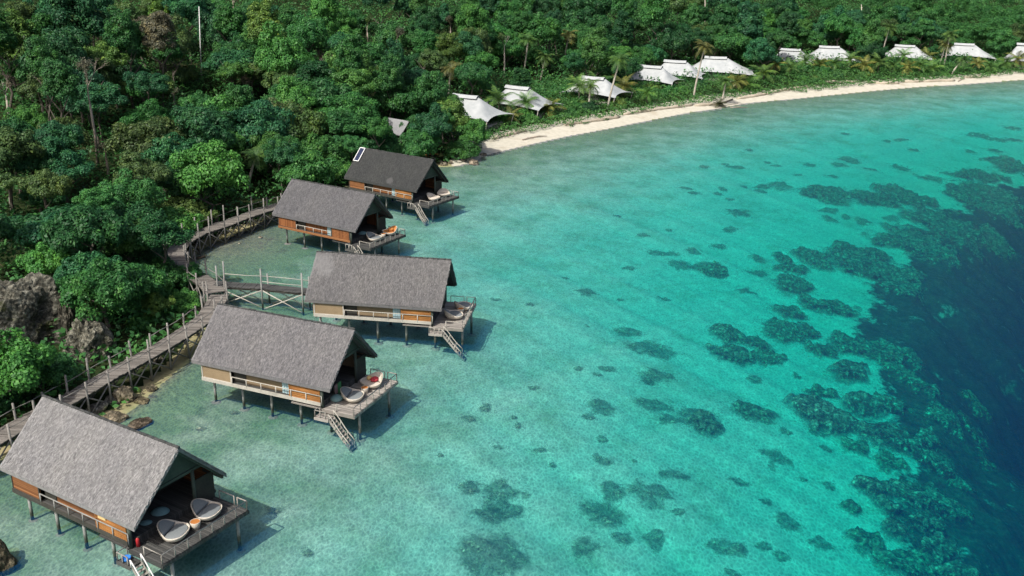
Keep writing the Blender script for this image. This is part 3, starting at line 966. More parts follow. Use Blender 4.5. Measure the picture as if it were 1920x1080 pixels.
b = MB(); b.lathe((0, 0, 0), [(0, 0), (.18, 0), (.22, .07), (.23, .18), (.21, .19), (.2, .08), (0, .05)], 16)
o = b.build('tub', M['blue_cloth'], None, True); o.location = loc_of(0, 11.3, -3.4, 1.465)
tag(o, 'bright blue tub on the ladder landing of the nearest bungalow', 'tub')
t = empty('fire_extinguisher', loc_of(0, 11.2, -2.55, 1.757)); tag(t, 'red fire extinguisher standing by the porch post of the nearest bungalow', 'extinguisher')
b = MB(); b.lathe((0, 0, 0), [(0, 0), (.10, 0), (.10, .42), (.06, .50), (.03, .52)], 12); b.build('cylinder_tank', M['red_paint'], t, True)
b = MB(); b.beam((-.02, 0, .55), (.14, 0, .58), .04, .05); b.tube([(0, 0, .5), (0, 0, .56)], .03, 6); b.build('handle', M['dark_wood'], t)


# ------------------------------------------------------------------ boardwalks
def boardwalk(name, pts, width, z, label, tall, post_mat='walk_wood', rail_mat='walk_wood', brace=None, deck='walk_plank', gap=2.3, seed=1, sides=(1, 1)):
    r = random.Random(seed)
    root = empty(name, (pts[0][0], pts[0][1], 0))
    tag(root, label, 'boardwalk', 'wooden boardwalks along the shore')
    O = Vector((pts[0][0], pts[0][1], 0))
    P = [Vector((p[0], p[1], z)) - O for p in pts]
    # resample
    Q = []; step = 0.26
    for a, c in zip(P[:-1], P[1:]):
        n = max(1, int((c - a).length / step))
        Q += [a.lerp(c, k / n) for k in range(n)]
    Q.append(P[-1])
    for _ in range(14): Q = [Q[0]] + [(Q[k - 1] + Q[k] * 2 + Q[k + 1]) / 4 for k in range(1, len(Q) - 1)] + [Q[-1]]
    D = [(Q[min(k + 1, len(Q) - 1)] - Q[max(k - 1, 0)]).normalized() for k in range(len(Q))]
    S = [Vector((-d.y, d.x, 0)) for d in D]
    b = MB()
    for k in range(len(Q) - 1):
        w = width / 2 + r.uniform(-.03, .06); dz_ = r.uniform(-.015, .015)
        a, c = Q[k], Q[k].lerp(Q[k + 1], .9)
        sk, sn = S[k], S[min(k + 1, len(S) - 1)]
        t = [a - sk * w, c - sn * w, c + sn * w, a + sk * w]
        b.hexa([v + Vector((0, 0, dz_ - .06)) for v in t] + [v + Vector((0, 0, dz_)) for v in t])
    b.build('deck', M[deck], root)
    for s in (-1, 1):
        b = MB()
        for k in range(0, len(Q) - 4, 4):
            b.beam(Q[k] + S[k] * s * width * .42 - Vector((0, 0, .17)), Q[k + 4] + S[k + 4] * s * width * .42 - Vector((0, 0, .17)), .10, .18)
        b.build('joist', M['dark_wood'], root)
    stp = max(3, int(gap / step))
    ks = list(range(2, len(Q) - 1, stp))
    for s in (-1, 1):
        if not sides[(s + 1) // 2]: continue
        tops = []
        for k in ks:
            B = Q[k] + S[k] * s * (width / 2 + .05)
            g = H(B.x + O.x, B.y + O.y)
            h = r.choice(tall)
            lean = Vector((r.uniform(-.05, .05), r.uniform(-.05, .05), 0))
            b = MB(); b.tube([Vector((B.x, B.y, g - .3)) - lean, B + Vector((0, 0, h)) + lean], [.085, .07], 8)
            b.build('post', M[post_mat], root, True)
            tops.append(B + Vector((0, 0, min(h - .1, .72))))
        b = MB()
        for a, c in zip(tops[:-1], tops[1:]):
            if r.random() < .93: b.tube([a, a.lerp(c, .5) + Vector((0, 0, r.uniform(-.08, .05))), c], .032, 6)
        b.build('handrail', M[rail_mat], root, True)
        if brace:
            b = MB()
            for k, k2 in zip(ks[:-1], ks[1:]):
                A = Q[k] + S[k] * s * (width / 2 + .0); C = Q[k2] + S[k2] * s * (width / 2 + .0)
                gz = max(-.5, H(A.x + O.x, A.y + O.y))
                lo = Vector((0, 0, gz - z + .05)); hi = Vector((0, 0, -.15))
                b.tube([A + hi, C + lo], .05, 6); b.tube([A + lo, C + hi], .05, 6)
            b.build('brace', M[brace], root, True)
    return root


def px_path(pts, z): return [tuple(at(x, y, z)[:2]) for x, y in pts]


boardwalk('boardwalk', px_path([(-70, 858), (0, 818), (60, 782), (140, 742), (190, 711), (240, 684), (300, 651), (345, 623), (385, 596), (404, 568), (412, 552)], 1.8), 1.55, 1.8,
          'weathered grey boardwalk running past the dark boulders behind the two nearest bungalows', [1.0, 1.05, 1.1, 1.25, 1.6, 0.9], brace='walk_wood', seed=3)
boardwalk('jetty', px_path([(404, 531), (440, 534), (487, 536), (573, 545), (600, 548)], 1.8), 1.25, 1.8,
          'dark planked jetty on white cross braces leading to the middle bungalow', [1.0, 1.1, 1.9, 2.0], post_mat='stilt', rail_mat='pale_wood', brace='pale_wood', deck='dark_plank', gap=3.9, seed=5)
boardwalk('boardwalk', px_path([(405, 548), (385, 527), (365, 515), (345, 503), (328, 488), (329, 470), (342, 453), (378, 433), (414, 423), (450, 408), (487, 396), (518, 387), (566, 374)], 1.8), 1.7, 1.8,
          'weathered boardwalk curving round the shallow inlet to the reddish walled bungalow', [1.0, 1.1, 1.4, 1.7, 1.5], brace='walk_wood', seed=8)


# ------------------------------------------------------------------ telling look-alikes apart
NUM = ['leftmost', 'second from the left', 'third from the left', 'fourth from the left', 'fifth from the left', 'sixth from the left', 'seventh from the left', 'eighth from the left']
PENDING = []          # (object, base label, px)


def settle_labels():
    by = {}
    for o, lab, x in PENDING: by.setdefault(lab, []).append((x, o))
    for lab, lst in by.items():
        lst.sort(key=lambda p: p[0])
        for k, (x, o) in enumerate(lst):
            if len(lst) == 1: o['label'] = lab
            elif k == len(lst) - 1: o['label'] = lab + ', rightmost such'
            elif k < len(NUM): o['label'] = lab + ', ' + NUM[k]
            else: o['label'] = lab
    PENDING.clear()


LANDMARKS = [(375, 80, 'the white mast'), (90, 545, 'the dark cliff boulder'), (325, 480, 'the boardwalk bend'), (450, 400, 'the upper boardwalk'), (580, 370, 'the reddish walled bungalow'),
             (740, 310, 'the darkest thatched bungalow'), (745, 232, 'the small grey hut roof'), (890, 200, 'the first white tent'), (990, 180, 'the second white tent'), (1130, 160, 'the third white tent'),
             (1300, 130, 'the trio of white tents'), (1480, 108, 'the small partly hidden tent'), (1560, 100, 'the wide tent'), (1705, 98, 'the tent behind palms'), (1830, 97, 'the last full tent'),
             (185, 270, 'the big leafless tree'), (60, 745, 'the nearest boardwalk'), (1525, 25, 'the grey shed roof'), (0, 0, 'the top left corner'), (945, 90, 'the tall pale bare tree'),
             (1905, 20, 'the top right corner'), (600, 40, 'the dark hollow at the top'), (20, 420, 'the left picture edge'), (1240, 30, 'the bare trunks uphill'), (478, 310, 'the lone palm by the boardwalk'), (250, 640, 'the craggy boulder')]


def where(px, py):
    px = min(max(px, 0), 1920); py = min(max(py, 0), 1080)
    d, x, y, t = min(((math.hypot(px - x, (py - y) * 1.3), x, y, t) for x, y, t in LANDMARKS))
    far = 'just ' if d < 55 else ('' if d < 110 else 'well ')
    dx, dy = px - x, (py - y) * 1.3
    if abs(dx) > abs(dy) * 1.6: s = 'right of ' if dx > 0 else 'left of '
    elif abs(dy) > abs(dx) * 1.6: s = 'below ' if dy > 0 else 'above '
    else: s = ('lower ' if dy > 0 else 'upper ') + ('right of ' if dx > 0 else 'left of ')
    return far + s + t


# ------------------------------------------------------------------ rocks
def rock(P, size, seed, label, col=(1, 1, 1), rot=0.0, sub=5, rough=0.35, name='boulder', sq=(1, 1, 1), sink=0.35):
    bm = bmesh.new()
    bmesh.ops.create_icosphere(bm, subdivisions=sub, radius=1.0)
    off = Vector((seed * 7.1, seed * 3.3, seed * 1.7))
    for v in bm.verts:
        n = v.co.normalized()
        d = 1 + rough * (mnoise.fractal(n * 1.3 + off, 1.0, 2.0, 3)) * 1.2
        d += 0.10 * mnoise.noise(n * 5 + off) + 0.075 * mnoise.ridged_multi_fractal(n * 4.5 + off, 0.7, 2.1, 6, 1.0, 2.0) + 0.05 * mnoise.noise(n * 14 + off) + 0.03 * mnoise.noise(n * 27 + off) - 0.09
        q = n * d
        # facets: squash against a few random planes
        for k in range(6):
            pn = Vector((math.sin(seed * 3 + k * 2.1), math.cos(seed * 5 + k * 1.3), math.sin(seed + k * 4.0) * .6 + .2)).normalized()
            e = q.dot(pn) - 0.82
            if e > 0: q -= pn * e * 0.7
        v.co = Vector((q.x * size[0], q.y * size[1], q.z * size[2]))
    me = bpy.data.meshes.new(name); bm.to_mesh(me); bm.free()
    o = link_mesh(name, me, M['rock'])
    o.location = (P[0], P[1], P[2] + size[2] * (1 - 2 * sink) * .5)
    o.rotation_euler = (0, 0, rot)
    o.color = (*col, 1)
    return tag(o, label, 'rock', 'rocks along the shore')


def gpos(px, py):
    p = on_ground(px, py); return p


p = gpos(55, 640); rock((p.x - 1.6, p.y + 0.5, p.z), (4.9, 3.6, 4.4), 1.3, 'huge dark craggy cliff boulder above the boardwalk at left', (0.80, 0.80, 0.74), 0.3, 6, .3)
p = gpos(172, 664); rock(p, (1.85, 1.7, 2.75), 2.6, 'tall craggy boulder with a mossy flank beside the boardwalk', (0.95, 0.95, 0.86), 0.9, 6, .3)
p = gpos(132, 635); rock(p, (0.9, 1.0, 2.9), 3.7, 'narrow leaning rock slab between the two big boulders', (0.75, 0.72, 0.66), 0.2, 5, .3)
p = at(0, 1058, 0); rock((p.x - .1, p.y, -.8), (0.95, 1.2, 1.7), 4.2, 'brown rock standing in the water at the bottom left corner', (0.9, 0.78, 0.6), 0.2, 5)
for k, (x, y, s, c, lb) in enumerate([
        (232, 752, (0.85, 0.75, 0.8), (1.25, 1.1, 0.9), 'tan boulder below the boardwalk with shrub beside it'),
        (182, 769, (0.8, 0.6, 0.42), (1.5, 1.45, 1.4), 'pale flat boulder below the boardwalk, nearest the thatch ridge'),
        (212, 758, (0.55, 0.5, 0.4), (1.3, 1.25, 1.2), 'small pale rock wedged between two boulders below the boardwalk'),
        (215, 787, (0.95, 0.6, 0.4), (1.2, 1.05, 0.85), 'low tan rock behind the nearest thatched ridge'),
        (262, 800, (1.1, 0.7, 0.25), (0.6, 0.5, 0.42), 'dark flat rock awash beside the nearest thatched ridge'),
        (265, 755, (0.6, 0.5, 0.2), (0.8, 0.7, 0.5), 'small brown rock awash in the shallows by the boardwalk'),
        (295, 678, (0.5, 0.45, 0.5), (1.2, 1.1, 0.95), 'tan rock under the boardwalk beside the bracing'),
        (285, 735, (0.45, 0.4, 0.3), (1.0, 0.9, 0.7), 'low brown rock below the boardwalk in the shade'),
        (889, 309, (0.85, 0.7, 0.55), (1.4, 1.2, 1.05), 'rounded pale boulder at the water edge below the big seaside bush'),
        (833, 311, (0.55, 0.5, 0.4), (1.0, 0.9, 0.75), 'brown rock on the little sand patch behind the darkest bungalow'),
        (845, 307, (0.45, 0.4, 0.35), (1.3, 1.15, 1.0), 'small pale rock on the sand patch behind the darkest bungalow'),
        (825, 306, (0.5, 0.4, 0.35), (0.8, 0.75, 0.6), 'small dark rock on the sand patch behind the darkest bungalow'),
        (812, 301, (0.45, 0.4, 0.35), (1.2, 1.1, 1.0), 'pale rock beside the farthest ridge end on the sand patch'),
        (870, 303, (0.5, 0.4, 0.3), (1.5, 1.4, 1.3), 'small whitish rock under the big seaside bush'),
        (906, 292, (0.5, 0.4, 0.3), (1.1, 1.0, 0.9), 'small brown rock where the beach begins'),
        (360, 547, (0.55, 0.5, 0.6), (0.7, 0.62, 0.55), 'brown boulder among shrubs beside the jetty head'),
        (488, 447, (0.42, 0.25, 0.14), (1.5, 1.4, 1.2), 'small pale stone lying in the shallow inlet'),
        (449, 459, (0.2, 0.15, 0.1), (1.6, 1.5, 1.3), 'tiny pale stone in the shallow inlet'),
        (375, 486, (0.7, 0.35, 0.16), (0.6, 0.5, 0.4), 'dark flat rock at the inlet edge by the boardwalk bend'),
        (372, 470, (0.5, 0.3, 0.16), (0.7, 0.6, 0.5), 'small dark rock at the inlet edge under the boardwalk')]):
    g = gpos(x, y)
    rock(g, s, 5.1 + k * 1.37, lb, c, k * 1.1, 4, .3, 'rock')
# low stone edging along the inlet
pts = [on_ground(x, y) for x, y in ((425, 452), (450, 441), (472, 434), (488, 423), (505, 416), (522, 406))]
b = MB(); b.tube([v + Vector((0, 0, .06)) for v in pts], [.16, .2, .17, .22, .18, .2], 7)
tag(b.build('stone_edging', M['rock'], None, True), 'low line of dark stones edging the shallow inlet', 'stone edging')

# ------------------------------------------------------------------ sand berms on the beach
for k, line in enumerate([
        [(925, 262), (950, 254), (985, 247)], [(1058, 236), (1090, 232), (1125, 227), (1161, 221)], [(1168, 216), (1210, 210), (1250, 204), (1298, 198)],
        [(1302, 199), (1325, 198), (1352, 196)], [(1383, 187), (1420, 180), (1470, 170), (1532, 161)], [(1546, 155), (1580, 155), (1616, 154)],
        [(1626, 156), (1655, 158), (1684, 157)], [(1693, 155), (1740, 154), (1790, 152)], [(1808, 147), (1840, 145)]]):
    pts = [on_ground(x, y) for x, y in line]
    fine = []
    for a, c in zip(pts[:-1], pts[1:]): fine += [a.lerp(c, t) for t in np.linspace(0, 1, 7)[:-1]]
    fine.append(pts[-1])
    b = MB()
    b.tube([v + Vector((random.uniform(-.15, .15), random.uniform(-.2, .2), .12)) for v in fine], [random.uniform(.26, .5) * (0.55 if j in (0, len(fine) - 1) else 1) for j in range(len(fine))], 9)
    o = b.build('sand_berm', M['berm'], None, True)
    tag(o, None, 'sand berm', 'long sand filled berms along the beach')
    x0 = line[0][0]
    o['label'] = 'tan sand filled berm along the beach, ' + ['nearest, under the first tents', 'long one below the second and third tents', 'long one left of the fallen palm', 'short one beside the fallen palm',
                  'longest, right of the fallen palm', 'short one below the small partly hidden tent', 'short one below the wide tent', 'long one before the palms at right', 'last short one at far right'][k]


# ------------------------------------------------------------------ coral under the water
def coral_mat():
    mt, nt, out = new_mat('coral')
    c = coord(nt)
    oi = N(nt, 'ShaderNodeObjectInfo')
    n1 = noise(nt, c, 1.6, 6, 0.75, 0.3)
    n2 = noise(nt, c, 0.45, 4, 0.65)
    v = N(nt, 'ShaderNodeTexVoronoi'); v.inputs['Scale'].default_value = 1.4; L(nt, c, v.inputs['Vector'])
    n3 = noise(nt, c, 4.5, 4, 0.7)
    dark = ramp(nt, n1, [(0.3, (0.10, 0.19, 0.11)), (0.5, (0.18, 0.27, 0.155)), (0.66, (0.40, 0.43, 0.29))])
    tan = ramp(nt, n1, [(0.32, (0.05, 0.085, 0.045)), (0.48, (0.20, 0.19, 0.11)), (0.62, (0.56, 0.44, 0.30))])
    ad = N(nt, 'ShaderNodeMath', operation='ADD'); L(nt, n2, ad.inputs[0])
    sx = N(nt, 'ShaderNodeSeparateColor'); L(nt, oi.outputs['Color'], sx.inputs[0]); L(nt, sx.outputs[0], ad.inputs[1])
    col = mix(nt, ramp(nt, ad.outputs[0], [(0.60, 0.0), (1.0, 1.0)]), dark, tan)
    col = mix(nt, 0.6, col, ramp(nt, v.outputs['Distance'], [(0.1, 1.15), (0.7, 0.4)]), 'MULTIPLY')
    col = mix(nt, 0.8, col, ramp(nt, n3, [(0.32, 0.3), (0.5, 0.8), (0.68, 2.6)]), 'MULTIPLY')
    p = principled(nt, out, col, 1.0, n1, 0.6, 0.12, 0.0)
    # living cover thins out towards the rim of each patch
    at_ = N(nt, 'ShaderNodeAttribute', attribute_name='cover')
    s1 = N(nt, 'ShaderNodeMath', operation='MULTIPLY_ADD'); L(nt, n1, s1.inputs[0]); s1.inputs[1].default_value = 1.5; L(nt, at_.outputs['Fac'], s1.inputs[2])
    s2 = N(nt, 'ShaderNodeMath', operation='MULTIPLY_ADD'); L(nt, n3, s2.inputs[0]); s2.inputs[1].default_value = 0.8; L(nt, s1.outputs[0], s2.inputs[2])
    L(nt, ramp(nt, s2.outputs[0], [(0.0, 0.0), (1.0, 1.0)]), p.inputs['Alpha'])
    mr = p.inputs['Alpha'].links[0].from_node
    mr.color_ramp.elements[0].position = 0.52; mr.color_ramp.elements[1].position = 0.84
    sc_ = N(nt, 'ShaderNodeMath', operation='MULTIPLY_ADD'); L(nt, s2.outputs[0], sc_.inputs[0]); sc_.inputs[1].default_value = 0.5; sc_.inputs[2].default_value = 0.0
    L(nt, sc_.outputs[0], mr.inputs[0])
    return mt


M['coral'] = coral_mat()
SMALL = [(915, 1035, 88, 50), (880, 915, 24, 17), (935, 920, 50, 24), (945, 955, 48, 24), (920, 965, 40, 18), (1130, 962, 52, 34), (1150, 920, 34, 20), (1215, 920, 48, 30), (1265, 888, 36, 14), (1228, 1005, 26, 26), (1095, 1025, 36, 20), (1165, 1006, 22, 15), (1272, 957, 13, 9),
         (1128, 762, 30, 18), (1105, 780, 14, 7), (1127, 823, 13, 8), (1135, 862, 20, 11), (1118, 855, 14, 6), (1232, 760, 45, 14), (1300, 778, 52, 22), (1255, 785, 30, 12), (910, 763, 18, 9), (880, 783, 16, 8), (935, 838, 14, 6), (970, 797, 9, 6), (1010, 842, 20, 6), (964, 780, 7, 4), (826, 851, 7, 4), (1190, 862, 10, 5), (1035, 870, 8, 5), (1383, 902, 22, 9), (1437, 938, 16, 10),
         (1480, 980, 28, 19), (1537, 1017, 28, 17), (1360, 1026, 46, 19), (1435, 1024, 22, 9), (1465, 1042, 20, 10), (1377, 1074, 18, 9), (1457, 858, 34, 19), (1507, 897, 11, 6), (1555, 910, 14, 9), (1550, 840, 14, 9), (1473, 808, 13, 8), (1535, 810, 22, 11),
         (1215, 655, 66, 17), (1175, 622, 30, 12), (1100, 545, 22, 9), (1230, 702, 42, 13), (1215, 716, 22, 8), (1415, 710, 18, 9), (1495, 705, 9, 5), (1140, 690, 20, 6), (1085, 690, 10, 5), (1000, 725, 14, 5), (1120, 700, 9, 4), (1060, 520, 10, 3), (995, 570, 10, 4),
         (1383, 397, 26, 7), (1370, 428, 18, 5), (1335, 502, 40, 13), (1280, 497, 34, 9), (1240, 475, 32, 6), (1180, 502, 18, 5), (1350, 462, 17, 5), (1300, 470, 16, 5), (1430, 350, 18, 5), (1463, 347, 32, 9), (1425, 358, 16, 4), (1593, 300, 26, 5), (1573, 308, 18, 4), (1517, 310, 16, 3), (1690, 316, 22, 4), (1635, 317, 14, 3), (1553, 395, 22, 5), (1557, 410, 19, 6), (1620, 414, 16, 7), (1585, 408, 10, 4), (1670, 407, 22, 5),
         (1750, 335, 30, 4), (1713, 281, 13, 3), (1833, 253, 24, 4), (1867, 263, 22, 3), (1867, 283, 16, 5), (1820, 283, 14, 3), (1560, 331, 14, 3), (1495, 327, 10, 2), (1380, 314, 18, 3), (1320, 313, 10, 3), (1455, 310, 10, 2), (1405, 281, 9, 2), (1360, 308, 9, 2), (1440, 304, 9, 2), (1690, 263, 16, 2), (1585, 250, 8, 2), (1663, 264, 9, 2), (1900, 240, 18, 3), (1855, 297, 22, 4), (1900, 262, 18, 4),
         (1285, 352, 15, 3), (1355, 353, 10, 4), (1300, 360, 12, 4), (1345, 362, 10, 3), (1370, 373, 9, 3), (1395, 349, 8, 2), (517, 955, 22, 10), (575, 1035, 18, 9), (930, 560, 12, 3), (1165, 560, 10, 3), (1205, 440, 14, 3), (1160, 405, 12, 3), (1255, 430, 9, 3), (1100, 610, 9, 3), (705, 690, 12, 4), (440, 770, 14, 5), (375, 800, 12, 4),
         (1420, 483, 17, 8), (1420, 512, 24, 8), (1400, 545, 22, 7), (1245, 560, 14, 4)]
REEF = [(1467, 480, 20, 12, .1), (1480, 497, 36, 10, .05), (1527, 477, 38, 16, .1), (1593, 464, 34, 12, .2), (1617, 490, 62, 20, .25), (1337, 503, 30, 10, .05), (1487, 532, 46, 18, .15), (1677, 512, 56, 20, .35), (1683, 534, 50, 16, .35), (1553, 360, 56, 12, .1), (1633, 367, 52, 12, .15), (1683, 364, 42, 14, .2), (1735, 374, 32, 8, .15),
        (1833, 325, 62, 8, .05), (1893, 308, 42, 12, .05), (1850, 358, 72, 16, .1), (1815, 368, 34, 16, .05), (1767, 413, 80, 20, .25), (1667, 447, 46, 11, .2), (1730, 450, 72, 24, .35), (1810, 450, 60, 18, .15), (1760, 480, 50, 14, .2), (1870, 395, 50, 12, .05), (1860, 430, 50, 12, .1), (1640, 470, 40, 10, .3),
        (1370, 622, 34, 22, .1), (1375, 660, 48, 20, .2), (1465, 615, 48, 20, .1), (1515, 617, 28, 13, .3), (1560, 572, 62, 14, .25), (1480, 582, 40, 12, .15), (1600, 640, 52, 18, .3), (1592, 686, 44, 18, .6), (1650, 655, 52, 20, .35), (1710, 660, 28, 12, .3), (1740, 718, 42, 17, .35), (1420, 640, 34, 16, .1), (1540, 650, 30, 12, .15), (1440, 665, 36, 14, .05),
        (1410, 767, 50, 22, .0), (1325, 785, 34, 20, .15), (1525, 756, 48, 22, .5), (1560, 776, 62, 24, .55), (1620, 752, 42, 20, .5), (1670, 752, 30, 14, .4), (1650, 802, 52, 22, .6), (1700, 822, 56, 24, .65), (1745, 815, 26, 12, .55), (1765, 865, 46, 24, .45), (1670, 862, 34, 16, .1), (1640, 905, 38, 18, .5), (1725, 920, 62, 22, .5), (1790, 952, 34, 18, .5), (1680, 982, 32, 17, .65), (1765, 1020, 54, 24, .6), (1670, 940, 32, 12, .4), (1740, 970, 42, 18, .5), (1690, 1046, 72, 26, .15), (1800, 1066, 56, 16, .5), (1775, 776, 54, 20, .3), (1825, 800, 34, 20, .2), (1830, 752, 28, 18, .2), (1540, 732, 40, 10, .05), (1690, 695, 40, 16, .1), (1610, 830, 30, 14, .1), (1625, 1010, 40, 22, .1), (1600, 945, 24, 12, .05), (1850, 860, 24, 14, .1), (1800, 900, 30, 14, .2)]


def coral(px, py, rx, ry, tan, seed, big):
    z0 = -1.6
    for _ in range(4):
        g = at(px, py, z0); bed = H(g.x, g.y)
        z0 = (bed + 0.12 if not big else bed + .30 + 0.55 * min(1, tan * 1.6)) if bed < -0.4 else bed + .2
    c = at(px, py, z0)
    e = at(px + rx, py, z0); A = (e - c).length
    f1, f2 = at(px, py - ry, z0), at(px, py + ry, z0); Bq = (f1 - f2).length / 2
    ax = (e - c).normalized(); ay = Vector((-ax.y, ax.x, 0))
    n = int(min(100, max(24, 2.7 * max(A, Bq) / 0.13)))
    g = np.linspace(-1.35, 1.35, n)
    U, Vv = np.meshgrid(g, g, indexing='ij')
    X = c.x + ax.x * U * A + ay.x * Vv * Bq
    Y = c.y + ax.y * U * A + ay.y * Vv * Bq
    bedz = terrain(np.stack([X.ravel(), Y.ravel()], 1))[0].reshape(n, n)
    R_ = np.hypot(U, Vv)
    off = Vector((seed * 3.7, seed * 1.9, seed * 0.7))
    k1 = 1.6 / max(A, Bq); 
    nz = np.empty((n, n)); nf = np.empty((n, n))
    for a in range(n):
        for d in range(n):
            P = Vector((X[a, d], Y[a, d], 0))
            nz[a, d] = mnoise.fractal(P * (0.45 if max(A, Bq) > 2 else 1.0) + off, 0.9, 2.0, 3)
            nf[a, d] = mnoise.fractal(P * 1.5 + off, 0.8, 2.0, 3)
    edge = 1.0 - R_ + 0.42 * nz
    if big:
        lift = np.clip(edge / 0.30, -1, 1)
        top = bedz + (z0 - bed) + 0.10 * nz + 0.20 * nf
        Z = np.where(lift > 0, bedz + (top - bedz) * np.clip(lift, 0, 1) ** 1.2, bedz + 0.04)
        keep = edge > -0.3
    else:
        Z = bedz + 0.03 + (0.10 + 0.16 * nf.clip(-.6, 1)) * np.clip(edge * 2, 0, 1)
        keep = edge > -0.3
    idx_ = np.arange(n * n).reshape(n, n)
    q = np.stack([idx_[:-1, :-1], idx_[1:, :-1], idx_[1:, 1:], idx_[:-1, 1:]], -1).reshape(-1, 4)
    kk = keep.ravel()[q].any(1)
    q = q[kk]
    u, inv = np.unique(q, return_inverse=True)
    Zf = np.minimum(Z.ravel(), -0.12)
    vv = np.stack([X.ravel()[u] - c.x, Y.ravel()[u] - c.y, Zf[u] - z0], 1)
    me = np_mesh('coral_reef' if big else 'coral_patch', vv, inv.reshape(-1, 4), True)
    ca = me.attributes.new('cover', 'FLOAT', 'POINT')
    ca.data.foreach_set('value', np.clip(edge.ravel()[u] * (1.6 if big else 1.1) - (0.10 if big else 0.22), -1, 0.6 if big else 0.22).astype(np.float32))
    o = link_mesh('coral_reef' if big else 'coral_patch', me, M['coral'])
    o.location = c
    o.color = (tan, 0, 0, 1)
    size = 'tiny' if A < 1.0 else 'small' if A < 2.0 else 'broad' if A < 3.4 else 'huge'
    if big: lab = ('tan topped' if tan > .45 else 'mottled green' if tan > .2 else 'dark') + ' ' + size + ' coral mound'
    else: lab = 'dark ' + size + ' coral patch on sand'
    zones = [(0, 700, 0, 1100, 'among the bungalows'), (700, 1060, 0, 720, 'off the middle bungalow'), (700, 1060, 720, 1100, 'at the bottom centre'), (1060, 1330, 0, 440, 'in the far lagoon centre'), (1060, 1330, 440, 640, 'in mid lagoon'), (1060, 1330, 640, 840, 'in the lower mid lagoon'), (1060, 1330, 840, 1100, 'near the bottom centre right'),
             (1330, 1600, 0, 330, 'off the fallen palm'), (1600, 1930, 0, 345, 'off the right beach'), (1330, 1600, 330, 450, 'in the far right lagoon'), (1600, 1930, 345, 440, 'at the top of the reef edge'), (1330, 1600, 450, 600, 'at the inner reef edge'), (1600, 1930, 440, 600, 'at the upper drop off'),
             (1330, 1560, 600, 840, 'inside the reef bay'), (1560, 1930, 600, 730, 'at the middle drop off'), (1560, 1930, 730, 860, 'below the middle drop off'), (1330, 1600, 840, 1100, 'in the lower right lagoon'), (1600, 1930, 860, 1100, 'at the lower right drop off')]
    z = next((t for x0, x1, y0, y1, t in zones if x0 <= px < x1 and y0 <= py < y1), 'offshore')
    tag(o, None, 'coral', 'coral patches on the lagoon floor')
    PENDING.append((o, lab + ' ' + z, px))


for k, (x, y, a, c_) in enumerate(SMALL): coral(x, y, a, c_, 0.05 + 0.2 * ((k * 37) % 10) / 10, k + 1, False)
for k, (x, y, a, c_, t_) in enumerate(REEF): coral(x, y, a, c_, t_, k + 301, True)
settle_labels()


# ------------------------------------------------------------------ tents
def tent(px, py, yaw, a, bw, hgt_, label, floor_z=None, ridge=2.4):
    zt = 7.6
    for _ in range(5):
        c = at(px, py, zt); g = H(c.x, c.y); zt = g + 2.0 + hgt_
    root = empty('safari_tent', (c.x, c.y, g), yaw)
    tag(root, label, 'tent', 'white safari tents behind the beach')
    n1, n2 = 34, 26
    def surf(u, v):
        au, av = abs(u), abs(v)
        x = a * u * (1 - 0.13 * (1 - v * v) * au ** 2); y = bw * v * (1 - 0.13 * (1 - u * u) * av ** 2)
        ru = ridge / a
        uu = max(au - ru, 0) / (1 - ru)
        s = 1 - (uu ** 4 + av ** 4) ** 0.25
        s = max(0.0, s)
        z = 2.0 + hgt_ * (0.35 * s + 0.65 * s ** 1.75) - 0.35 * (au * av) ** 2
        return (x * (1.16 if x > 0 else 0.86) , y, z)
    b = MB()
    for i in range(n1 + 1):
        for j in range(n2 + 1):
            b.v.append(surf(-1 + 2 * i / n1, -1 + 2 * j / n2))
    w = n2 + 1
    for i in range(n1):
        for j in range(n2): b.f.append((i * w + j, (i + 1) * w + j, (i + 1) * w + j + 1, i * w + j + 1))
    b.build('canopy', M['canvas'], root, True)
    b = MB()                                        # raised vent along the ridge
    zr = 2.0 + hgt_
    for i in range(13):
        u = -1 + i / 6; x = (ridge + .1) * u
        for v, dz_ in ((-.7, -.22), (-.35, .14), (0, .26), (.35, .14), (.7, -.22)):
            b.v.append((x, v, zr + dz_ + .06 * u * u))
    for i in range(12):
        for j in range(4): b.f.append((i * 5 + j, (i + 1) * 5 + j, (i + 1) * 5 + j + 1, i * 5 + j + 1))
    b.build('ridge_vent', M['canvas'], root, True)
    b = MB(); b.box(-a * .78, a * .9, -bw * .72, bw * .72, -.6, .45); b.build('platform', M['grey_wood'], root)
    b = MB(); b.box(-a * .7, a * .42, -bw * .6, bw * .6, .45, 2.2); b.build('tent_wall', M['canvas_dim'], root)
    for sx_ in (-1, 1):
        for sy_ in (-1, 1):
            P = surf(sx_ * .97, sy_ * .97)
            b = MB(); b.tube([(P[0] * .93, P[1] * .93, -.4), (P[0], P[1], P[2])], .07, 6); b.build('pole', M['pale_wood'], root, True)
    return root, c


